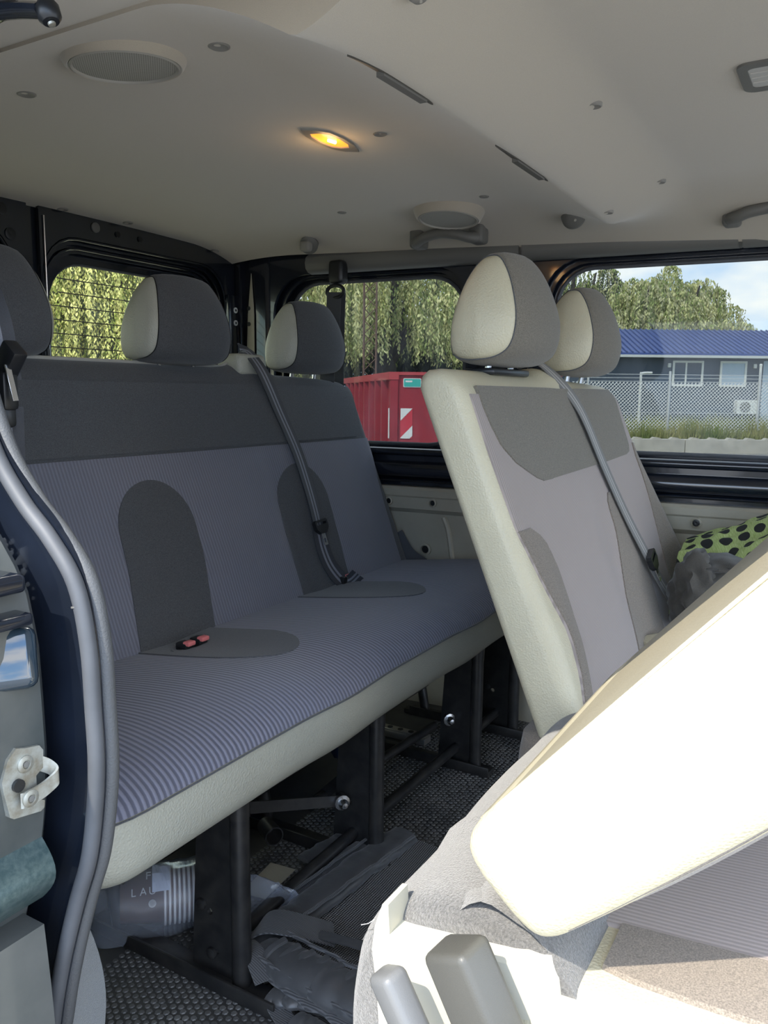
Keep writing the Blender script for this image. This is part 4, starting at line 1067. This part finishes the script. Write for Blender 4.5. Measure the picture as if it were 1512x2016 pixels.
def carrier():
    """black folded carrier frame with a mesh middle, lying on the floor"""
    T = thing('carry_bag', 'flattened black nylon bag with mesh panel on the floor', 'bag', (1.08, .66, 0))
    A, Bq, Cq, D = Vector((.955, .80, .030)), Vector((1.40, .76, .030)), Vector((1.40, .46, .030)), Vector((.93, .50, .034))
    def edge(p, q, r, name, mat, sag=.0, seed=0, flat=.55):
        n = 28; path = [p.lerp(q, k / n) + Vector((0, 0, sag * math.sin(PI * k / n))) + Vector((.006 * noise.noise(Vector((k * .35, seed, 0))), .006 * noise.noise(Vector((k * .3, seed, 5))), .004 * noise.noise(Vector((k * .9, seed, 9))))) for k in range(n + 1)]
        return mk(name, tube(path, [(r * flat * (1 + .22 * noise.noise(Vector((k * 1.1, seed, 2)))), r * (1 + .10 * noise.noise(Vector((k * .8, seed, 4))))) for k in range(n + 1)], 14, True, (0, 0, 1)), mat, T, 70)
    edge(A, Bq, .034, 'padded_border', 'nylon', .008, 1)
    edge(A + Vector((.0, -.02, .004)), D, .040, 'padded_border', 'nylon', .012, 2)
    edge(D, Cq, .034, 'padded_border', 'nylon', .0, 3)
    edge(A + Vector((.015, .052, .006)), Bq + Vector((-.03, .05, .004)), .015, 'edge_binding', 'webbing', .004, 4, .4)
    edge(A + Vector((.26, .088, .004)), Bq + Vector((-.005, .085, .002)), .016, 'edge_binding', 'nylon', .004, 5, .4)
    edge(A + Vector((-.025, -.01, .004)), D + Vector((-.045, -.02, 0)), .013, 'edge_binding', 'webbing', .002, 6, .5)
    # mesh middle
    V, F = [], []; n = 24
    for i in range(n + 1):
        for j in range(n + 1):
            a, b = i / n, j / n
            p = A.lerp(Bq, a).lerp(D.lerp(Cq, a), b)
            V.append((p.x, p.y, .030 - .014 * math.sin(PI * a) * math.sin(PI * b) + .003 * noise.noise(Vector((a * 5, b * 5, 0)))))
    for i in range(n):
        for j in range(n):
            q = i * (n + 1) + j; F.append((q, q + 1, q + n + 2, q + n + 1))
    k0 = len(V); V += [(x, y, z - .012) for x, y, z in V[:k0]]; F += [tuple(k0 + v for v in reversed(f)) for f in F]
    mk('mesh_panel', (V, F), 'mesh', T, 60)
    def strap(name, pts, w, mat='webbing', ref=(0, 0, 1)):
        return mk(name, sweep(smooth_path(pts, 6), [(.0012, -w / 2), (.0012, w / 2), (-.0012, w / 2), (-.0012, -w / 2)], ref), mat, T)
    strap('strap', [(.975, .835, .020), (.985, .80, .066), (1.005, .755, .068), (1.045, .70, .045)], .062)
    strap('strap', [(.945, .815, .050), (.925, .775, .060), (.905, .735, .038)], .034)
    strap('strap', [(.90, .72, .020), (.872, .66, .012), (.85, .60, .010), (.83, .54, .010)], .030)
    strap('strap', [(.935, .655, .016), (.90, .62, .010), (.87, .56, .010)], .034)
    strap('velcro_band', [(1.02, .715, .055), (1.03, .64, .058), (1.035, .56, .056), (1.03, .50, .05)], .020, 'nylon')
    edge(Vector((.90, .72, .020)), Vector((.93, .62, .022)), .018, 'crumpled_lining', 'nylon', .004, 8)
    edge(Vector((.885, .66, .016)), Vector((.865, .52, .016)), .020, 'crumpled_lining', 'nylon', .004, 9)
    for p, q, sd_ in ((Vector((.985, .765, .062)), Vector((1.38, .725, .052)), 1), (Vector((.975, .835, .056)), Vector((1.36, .80, .050)), 2), (Vector((.985, .765, .068)), Vector((.965, .52, .066)), 3), (Vector((.925, .765, .056)), Vector((.895, .52, .05)), 4)):
        mk('stitched_piping', tube([p.lerp(q, k / 24) + Vector((.004 * noise.noise(Vector((k * .4, sd_, 0))), .004 * noise.noise(Vector((k * .4, sd_, 3))), .003 * noise.noise(Vector((k * .7, sd_, 6))))) for k in range(25)], .0032, 6), 'webbing', T)
    for k in range(9):
        y = .76 - .028 * k
        mk('gather_fold', tube(smooth_path([(.922 + .004 * (k % 3), y, .048), (.945, y - .006, .062), (.972, y - .014, .064)], 4), [(.004, .007)] * 9, 8), 'nylon', T)
    strap('pull_tab', [(.93, .845, .012), (.955, .852, .030), (.985, .845, .052)], .026, 'nylon')
carrier()

def far_seat_things():
    # green spotted cloth heaped on the double seat
    T = thing('spotted_cloth', 'lime green cloth with black spots heaped beside the double seat', 'cloth', (1.98, .17, .46))
    n = 44; V, F, uv = [], [], []
    for i in range(n + 1):
        for j in range(n + 1):
            a, b = i / n, j / n
            x = 1.88 + .26 * a; y = .345 - .44 * b
            h = .585 + .125 * sstep(b * 1.5) + .035 * math.sin(PI * a) - .05 * (1 - a) ** 2
            h += .020 * noise.fractal(Vector((a * 3, b * 4, 2)), .8, 2, 3)
            V.append((x, y, h)); uv.append((a * .34 * 2.6, b * .46 * 2.6))
    for i in range(n):
        for j in range(n):
            q = i * (n + 1) + j; F.append((q, q + 1, q + n + 2, q + n + 1))
    k0 = len(V); m_ = n + 1
    V += [(v[0], v[1], .455) for v in V[:k0]]; uv += [(u * 1.0, v + .0) for u, v in uv]
    per = [(i, 0) for i in range(n)] + [(n, j) for j in range(n)] + [(i, n) for i in range(n, 0, -1)] + [(0, j) for j in range(n, 0, -1)]
    for (i, j), (i2, j2) in zip(per, per[1:] + per[:1]):
        p, q = i * m_ + j, i2 * m_ + j2; F.append((p, q, q + k0, p + k0))
    o = mk('cloth', (V, F), 'polka', T, 60)
    me = o.data; ul = me.uv_layers.new(name='uv')
    for lp in me.loops:
        u, v = uv[lp.vertex_index]; z = V[lp.vertex_index][2]
        ul.data[lp.index].uv = (u, v + (z - .5) * 2.2)
    c = blob((1.855, .275, .515), (.10, .065, .092), .35, 1.6, 4.2, 4, .452)
    S = thing('cloth_bundle', 'dark taupe cloth bundle leaning on the double seat', 'cloth', (1.89, .27, .452))
    mk('bundle', c, 'bagcloth', S, 80)
    mk('flap', blob((1.885, .235, .590), (.075, .060, .018), .35, 1.8, 8.1, 3), 'bagcloth', S, 80)
far_seat_things()

def under_bench():
    T = thing('blue_cloth', 'dark blue cloth heap on the floor under the bench', 'cloth', (1.38, 1.20, 0)); mk('heap', blob((1.42, 1.24, .10), (.20, .10, .13), .35, 2, 1, 4, .003), 'blue_cloth', T, 80)
    T = thing('blue_cloth', 'dark blue cloth hanging behind the second bench leg', 'cloth', (1.58, 1.03, .05)); mk('heap', blob((1.60, 1.04, .13), (.035, .05, .085), .3, 2, 5, 3, .01), 'blue_cloth', T, 80)
    T = thing('floor_track', 'perforated aluminium seat track on the floor under the bench', 'track', (1.89, 1.05, 0))
    tr = mk('rail', join(box(1.865, 1.905, .955, 1.20, .003, .022, .003), box(1.872, 1.898, .955, 1.20, .022, .026, .001, 1)), 'alu', T)
    for k in range(7): mk('rail_hole', lathe([(.008, 0), (.008, .0012), (0, .0012)], (1.885, .975 + .033 * k, .0258), (0, 0, 1), 10), 'black_plastic', tr)
    T = thing('wooden_stick', 'thin wooden stick lying on the floor by the far wall', 'stick', (2.12, .87, .004))
    mk('stick', sweep([(2.06, .93, .008), (2.16, .81, .008)], rrect(-.004, .004, -.004, .004, .0015, 2)), 'wood', T)
    T = thing('red_strap', 'small red tab on the floor behind the third bench leg', 'tab', (1.93, .93, .02))
    mk('tab', plate([(0, 0), (.02, .012), (.022, .03), (.012, .045), (0, .03)], [], lambda u, v, d: (1.93 + u * .3 + d, .93 - u, .022 + v), 0, .003), 'red_plastic', T)
    T = thing('paper_scrap', 'pale paper scrap on the floor behind the nearest bench leg', 'paper', (1.22, .95, .002))
    mk('sheet', plate([(-.05, -.03), (.06, -.02), (.05, .035), (-.06, .02)], [], lambda u, v, d: (1.16 + u, .93 + v, .0035 + d + .004 * math.sin(u * 60)), 0, .0006), 'trim_cream', T)
under_bench()

# ------------------------------------------------------------------ outdoors
FH = Vector((.8634, .5045, 0)); RH = Vector((.5045, -.8634, 0)); GZ = -.55
def O(d, r, z): return FH * d + RH * r + Vector((0, 0, z))
gv = [(-70, -70, GZ), (110, -70, GZ), (110, 110, GZ), (-70, 110, GZ)]
struct('ground', (gv + [(x, y, GZ - .2) for x, y, z in gv], [(0, 1, 2, 3), (7, 6, 5, 4), (0, 4, 5, 1), (1, 5, 6, 2), (2, 6, 7, 3), (3, 7, 4, 0)]), 'asphalt', smooth=0, label='pale asphalt yard around the van')
def willow(label, d, r, rad, top, hang, n, mats, seed, leaf=.16, sq=.8):
    rng = np.random.RandomState(seed); c = O(d, r, 0)
    T = thing('willow_tree', label, 'tree', (c.x, c.y, GZ))
    tp = [Vector((c.x, c.y, GZ)), Vector((c.x + .2, c.y - .1, GZ + top * .3)), Vector((c.x - .1, c.y + .2, GZ + top * .6)), Vector((c.x, c.y, GZ + top * .85))]
    mk('trunk', tube(smooth_path(tp, 4), [.45 - .30 * k / 12 for k in range(13)], 10), 'bark', T)
    for k in range(6):
        a = k * 1.05 + seed
        mk('branch', tube(smooth_path([tp[1], tp[2] + Vector((math.cos(a), math.sin(a), 0)) * rad * .4, tp[3] + Vector((math.cos(a), math.sin(a), -.12)) * rad * .5], 3), [.2, .18, .15, .12, .09, .07, .05], 6), 'bark', T)
    buckets = {m: ([], []) for m in mats}
    # clumps on a dome; every clump lets down a curtain of hanging shoots
    nc = max(14, n // 26)
    cl = []
    for i in range(nc):
        th = rng.uniform(0, 2 * PI); ph = rng.uniform(0, 1) ** .7
        rr = rad * math.sqrt(ph) * rng.uniform(.75, 1.0)
        zz = top * (1 - .55 * (rr / rad) ** 2) * rng.uniform(.86, 1.0)
        cl.append((rr * math.cos(th), rr * math.sin(th), zz, rng.uniform(.5, 1.1) * rad * .17))
    for i in range(n):
        cx_, cy_, cz_, cr = cl[rng.randint(nc)]
        th = rng.uniform(0, 2 * PI); q = math.sqrt(rng.uniform(0, 1)) * cr
        x = c.x + cx_ + q * math.cos(th); y = c.y + cy_ + q * math.sin(th)
        z0 = GZ + cz_ - .5 * (q / cr) ** 2 * cr; L_ = min(rng.uniform(.35, 1.0) * top * .5, z0 - (hang + rng.uniform(0, .8)))
        if L_ < .3: L_ = .3
        m = mats[min(int(rng.uniform(0, 1) ** 1.3 * len(mats)), len(mats) - 1)]
        V, F = buckets[m]; ns = int(L_ / (leaf * .55)) + 1
        ox, oy = math.cos(th) * .25, math.sin(th) * .25
        for s in range(ns):
            a = s / ns; px = x + ox * min(1, a * 3) + rng.normal(0, .03); py = y + oy * min(1, a * 3) + rng.normal(0, .03); pz = z0 - L_ * a + .2 * math.sin(min(1, a * 4) * PI)
            az = rng.uniform(0, 2 * PI); w = leaf * .26; hl = leaf * rng.uniform(.7, 1.2); k = len(V)
            dx, dy = math.cos(az) * w, math.sin(az) * w; lx, ly = rng.normal(0, .35) * hl, rng.normal(0, .35) * hl
            V += [(px, py, pz), (px + dx + lx * .5, py + dy + ly * .5, pz - hl * .5), (px + lx, py + ly, pz - hl), (px - dx + lx * .5, py - dy + ly * .5, pz - hl * .5)]
            F.append((k, k + 1, k + 2, k + 3))
    for m, (V, F) in buckets.items():
        if not V: continue
        me = bpy.data.meshes.new('foliage'); me.from_pydata(V, [], F); me.materials.append(M[m])
        o = bpy.data.objects.new('foliage', me); COL.objects.link(o); o.parent = T; o.location = -WO[T.name]; o['kind'] = 'stuff'; WO[o.name] = Vector((0, 0, 0))
    return T
willow('weeping willow seen behind the blue roofed building', 50, 16.6, 5.6, 9.5, 2.0, 2600, ('leaf_o', 'leaf_y', 'leaf_g'), 2, .19)
willow('darker willow partly hidden by the headrests of the double seat', 56, 12.6, 5.2, 11.2, 2.0, 2100, ('leaf_g', 'leaf_o', 'leaf_shade'), 5, .20)
willow('tall willow hanging over the red container', 25, -.2, 4.6, 7.6, 1.7, 1900, ('leaf_y', 'leaf_g', 'leaf_y'), 3, .11)
willow('dark foliage mass painted as the shade behind the red container', 34, .3, 6.0, 6.2, .3, 1000, ('leaf_shade',), 8, .26)
willow('yellow green willow seen through the heated rear window', 21, -6.6, 4.6, 7.4, -.2, 2300, ('leaf_y', 'leaf_y', 'leaf_g', 'leaf_shade'), 4, .085)
willow('willow with leaves painted shade-dark deep behind the rear window', 27, -9.4, 5.2, 7.4, -.3, 800, ('leaf_shade', 'leaf_g'), 9, .22)

def container():
    a, b = O(12, .10, 0), O(11.9, 2.5, 0); s_ = O(16.8, -.69, 0) - a; L_ = s_.length; sd = s_.normalized(); ed = (b - a).normalized()
    zb, zt = GZ + .15, 1.265
    T = thing('skip_container', 'red steel skip container with a teal sign and striped board', 'container', (a.x, a.y, GZ))
    def E_(u, v, d): p = a + ed * u + sd * d; return (p.x, p.y, v)
    def S_(u, v, d): p = a + sd * u + ed * d; return (p.x, p.y, v)
    mk('end_panel', plate([(0, zb), (2.4, zb), (2.4, zt - .05), (0, zt - .05)], [], E_, 0, .05), 'red', T)
    mk('side_panel', plate([(0, zb), (6, zb), (6, zt - .05), (0, zt - .05)], [], S_, .04, .09), 'red', T)
    mk('side_panel', plate([(0, zb), (6, zb), (6, zt - .05), (0, zt - .05)], [], S_, 2.31, 2.36), 'red', T)
    mk('end_panel', plate([(0, zb), (2.4, zb), (2.4, zt - .05), (0, zt - .05)], [], E_, 5.9, 5.95), 'red', T)
    mk('floor_panel', plate([(0, 0), (2.4, 0), (2.4, 6), (0, 6)], [], lambda u, v, d: tuple(a + ed * u + sd * v + Vector((0, 0, zb + d))), 0, .05), 'red', T)
    mk('top_rim', plate([(-.04, zt - .11), (6, zt - .11), (6, zt), (-.04, zt)], [], S_, -.05, .09), 'red_rim', T)
    mk('top_rim', plate([(-.05, zt - .045), (2.45, zt - .045), (2.45, zt), (-.05, zt)], [], E_, -.035, .05), 'red_rim', T)
    mk('corner_post', plate([(-.03, zb), (.10, zb), (.10, zt), (-.03, zt)], [], S_, -.03, .08), 'red', T)
    for k in range(8):
        u = .62 + .66 * k
        mk('side_rib', plate([(u, zb), (u + .13, zb), (u + .13, zt - .09), (u, zt - .09)], [], S_, -.05, .05), 'red', T)
    for u in (.45, 1.95): mk('skid_runner', plate([(u, GZ), (u + .12, GZ), (u + .12, zb + .01), (u, zb + .01)], [], E_, .1, 5.8), 'red', T)
    sg = mk('sign', plate(rrect(.16, .42, 1.045, 1.175, .015, 3), [], E_, -.012, .0), 'white', T, label='teal sign')
    mk('sign_face', plate(rrect(.170, .41, 1.055, 1.165, .01, 3), [], E_, -.016, -.01), 'teal', sg)
    mk('sign_bar', plate([(.19, 1.118), (.29, 1.118), (.29, 1.142), (.19, 1.142)], [], E_, -.018, -.015), 'white', sg)
    bd = mk('striped_board', plate([(.125, .30), (.30, .30), (.30, .74), (.125, .74)], [], E_, -.010, 0), 'refl_red', T)
    mk('white_stripe', plate([(.125, .56), (.30, .74), (.125, .74)], [], E_, -.014, -.009), 'white', bd)
    mk('white_stripe', plate([(.125, .31), (.30, .49), (.30, .34), (.26, .30), (.125, .30)], [], E_, -.014, -.009), 'white', bd)
    mk('white_strip', plate([(.0, .30), (.045, .30), (.045, .74), (.0, .74)], [], lambda u, v, d: S_(u, v, d - .035), -.012, 0), 'white', bd)
container()
def mast():
    T = thing('lattice_mast', 'rusty steel lattice mast standing behind the red container', 'mast', tuple(O(18, -.35, GZ)))
    cn = [O(18 + i * .26, -.48 + j * .27, 0) for i, j in ((0, 0), (0, 1), (1, 1), (1, 0))]
    up = lambda p, z: Vector((p.x, p.y, z))
    for p in cn: mk('mast_leg', tube([up(p, GZ), up(p, 7.5)], .022, 5), 'rust', T)
    g = []
    for k in range(4):
        p, q = cn[k], cn[(k + 1) % 4]
        z = GZ + .1
        i = 0
        while z < 7.2:
            g.append(tube([up(p if i % 2 else q, z), up(q if i % 2 else p, z + .27)], .010, 4)); z += .27; i += 1
    o = mk('lattice_bracing', join(*g), 'rust', T); o['kind'] = 'stuff'
mast()
def building():
    D = 40; r0, r1 = 8.5, 24; ze, zr = 3.0, 4.45
    T = thing('low_building', 'low dark blue building with a blue sheet roof', 'building', tuple(O(D, 14, GZ)))
    def F_(u, v, d): return tuple(O(D + d, u, v))
    mk('wall', plate([(r0, GZ), (r1, GZ), (r1, ze), (r0, ze)], [], F_, 0, .3), 'navy_wall', T)
    mk('wall', plate([(0, GZ), (6, GZ), (6, ze), (3, zr), (0, ze)], [], lambda u, v, d: tuple(O(D + u, r0 + d, v)), 0, .3), 'navy_wall', T)
    rf = mk('roof', join(plate([(-.45, ze - .12), (-.45, ze + .02), (4, zr), (8, ze), (8, ze - .1), (4, zr - .12)], [], lambda u, v, d: tuple(O(D + u, d, v)), r0 - .3, r1)), 'roof', T)
    nrib = 56; me = None
    for k in range(nrib):
        u = r0 + (r1 - r0) * k / nrib
        g = [O(D - .46, u, ze + .03), O(D + 4, u, zr + .012)]
        o = mk('roof_rib', sweep(g, [(0, -.035), (.045, -.02), (.045, .02), (0, .035)], (0, 0, 1)), 'roof_rib', rf, 0)
    mk('gutter', plate([(r0, ze - .20), (r1, ze - .20), (r1, ze - .08), (r0, ze - .08)], [], F_, -.55, -.44), 'galv', T)
    for u0, u1, z0, z1 in ((13.9, 15.4, 1.45, 2.68), (16.2, 17.5, 1.45, 2.68)):
        w = mk('window', plate(rrect(u0, u1, z0, z1, .02, 1), [rrect(u0 + .1, u1 - .1, z0 + .1, z1 - .1, .01, 1)], F_, -.06, .01), 'white', T)
        mk('pane', plate(rrect(u0 + .09, u1 - .09, z0 + .09, z1 - .09, .01, 1), [], F_, -.02, .0), 'pane' if u0 > 15 else 'navy_wall', w)
        if u0 < 15: mk('mullion', plate(rrect(u0 + .62, u0 + .70, z0 + .09, z1 - .09, .01, 1), [], F_, -.05, .0), 'white', w)
    for u in (13.65, 17.8): mk('wall_lamp', plate(rrect(u, u + .14, 2.35, 2.55, .02, 2), [], F_, -.12, .0), 'white', T)
    mk('pale_wall_panel', plate([(18.3, GZ), (r1, GZ), (r1, 2.7), (18.3, 2.7)], [], F_, -.03, .0), 'pane', T, label='paler wall panel')
    ac = mk('air_conditioner', plate(rrect(17.0, 18.0, .15, .82, .04, 2), [], F_, -.4, .0), 'white', T)
    mk('fan_grille', plate(circ(17.38, .48, .26, 20), [], F_, -.42, -.39), 'trim_grey', ac)
building()
def fence_and_verge():
    D = 24; zb = -.27; zt = 1.62
    T = thing('chain_link_fence', 'galvanised chain link fence in front of the blue building', 'fence', tuple(O(D, 9, zb)))
    def F_(u, v, d): return tuple(O(D + d, u, v))
    for u in (5.9, 8.28, 10.9, 13.6): mk('post', tube([O(D - .03, u, zb - .2), O(D - .03, u, zt + .06)], .034, 8), 'galv', T)
    for z in (zt - .04, zt - .14, zt - .24, zb + .75, zb + .08): mk('tension_wire', tube([O(D, 5.6, z), O(D, 14, z)], .008, 4), 'galv', T)
    g = []; s = .105; H = zt - .26 - zb
    k = 5.4 - H
    while k < 14:
        for sg in (1, -1):
            p, q = (k, zb), (k + H, zb + H)
            if sg < 0: p, q = (k, zb + H), (k + H, zb)
            # clip to the run
            if q[0] > 5.4 and p[0] < 14: g.append(tube([O(D, p[0], p[1]), O(D, q[0], q[1])], .010, 3, False))
        k += s
    o = mk('chain_mesh', join(*g), 'galv', T, 0); o['kind'] = 'stuff'
    # bank
    bk = struct('trim_5', plate([(3.5, GZ), (22, GZ), (22, zb), (3.5, zb)], [], lambda u, v, d: tuple(O(22.3 + d, u, v if d == 0 else v - .0)), 0, 17.5), 'grass', label='grassy bank between kerb and blue building')
    rng = np.random.RandomState(1); V, F = [], []
    for i in range(16000):
        d = 22.9 + rng.uniform(0, 1) ** 2 * 12; u = rng.uniform(4, 13.5) * d / 23; h = rng.uniform(.2, .85) * (.6 + .6 * noise.noise(Vector((u * .9, d * .7, 0)))); az = rng.uniform(0, PI); w = .022
        b = O(d, u, zb - .02); dx, dy = math.cos(az) * w, math.sin(az) * w; k = len(V)
        V += [(b.x - dx, b.y - dy, b.z), (b.x + dx, b.y + dy, b.z), (b.x + rng.normal(0, .09), b.y + rng.normal(0, .09), b.z + max(h, .05))]; F.append((k, k + 1, k + 2))
    me = bpy.data.meshes.new('tall_grass'); me.from_pydata(V, [], F); me.materials.append(M['grass'])
    o = bpy.data.objects.new('tall_grass', me); COL.objects.link(o)
    tag(o, 'tall dry green grass along the foot of the fence', 'grass', None, 'stuff')
    # concrete kerb wall of long blocks
    K = thing('kerb_wall', 'low weathered concrete kerb wall below the fence', 'wall', tuple(O(22, 8, GZ)))
    u = 3.0; i = 0
    while u < 15:
        bl = mk('concrete_block', plate(rrect(u + .01, u + 2.53, GZ, -.19, .03, 2), [], lambda a, b, d: tuple(O(21.9 + d, a, b)), 0, .42), 'concrete', K)
        for k in range(5):
            a = u + .15 + k * .5
            mk('broken_tooth', plate([(a, -.20), (a + .34, -.20), (a + .22, -.15), (a + .08, -.135)], [], lambda q, b, d: tuple(O(22.0 + d, q, b)), 0, .2), 'concrete', bl)
        u += 2.54; i += 1
    P_ = thing('bent_post', 'thin pale hooked post standing behind the fence', 'post', tuple(O(30, 9.3, zb)))
    mk('post', tube(smooth_path([O(30, 9.3, zb), O(30, 9.3, 1.6), O(30, 9.34, 1.78), O(30, 9.7, 1.8)], 4), .045, 6), 'white', P_)
    P_ = thing('pale_post', 'plain pale post in front of the grey wall panel', 'post', tuple(O(33, 15.0, zb)))
    mk('post', tube([O(33, 15.0, zb), O(33, 15.0, 2.2)], .05, 6), 'white', P_)
    mk('post_cap', lathe([(.06, 0), (.06, .06), (0, .09)], O(33, 15.0, 2.2)), 'white', P_)
fence_and_verge()
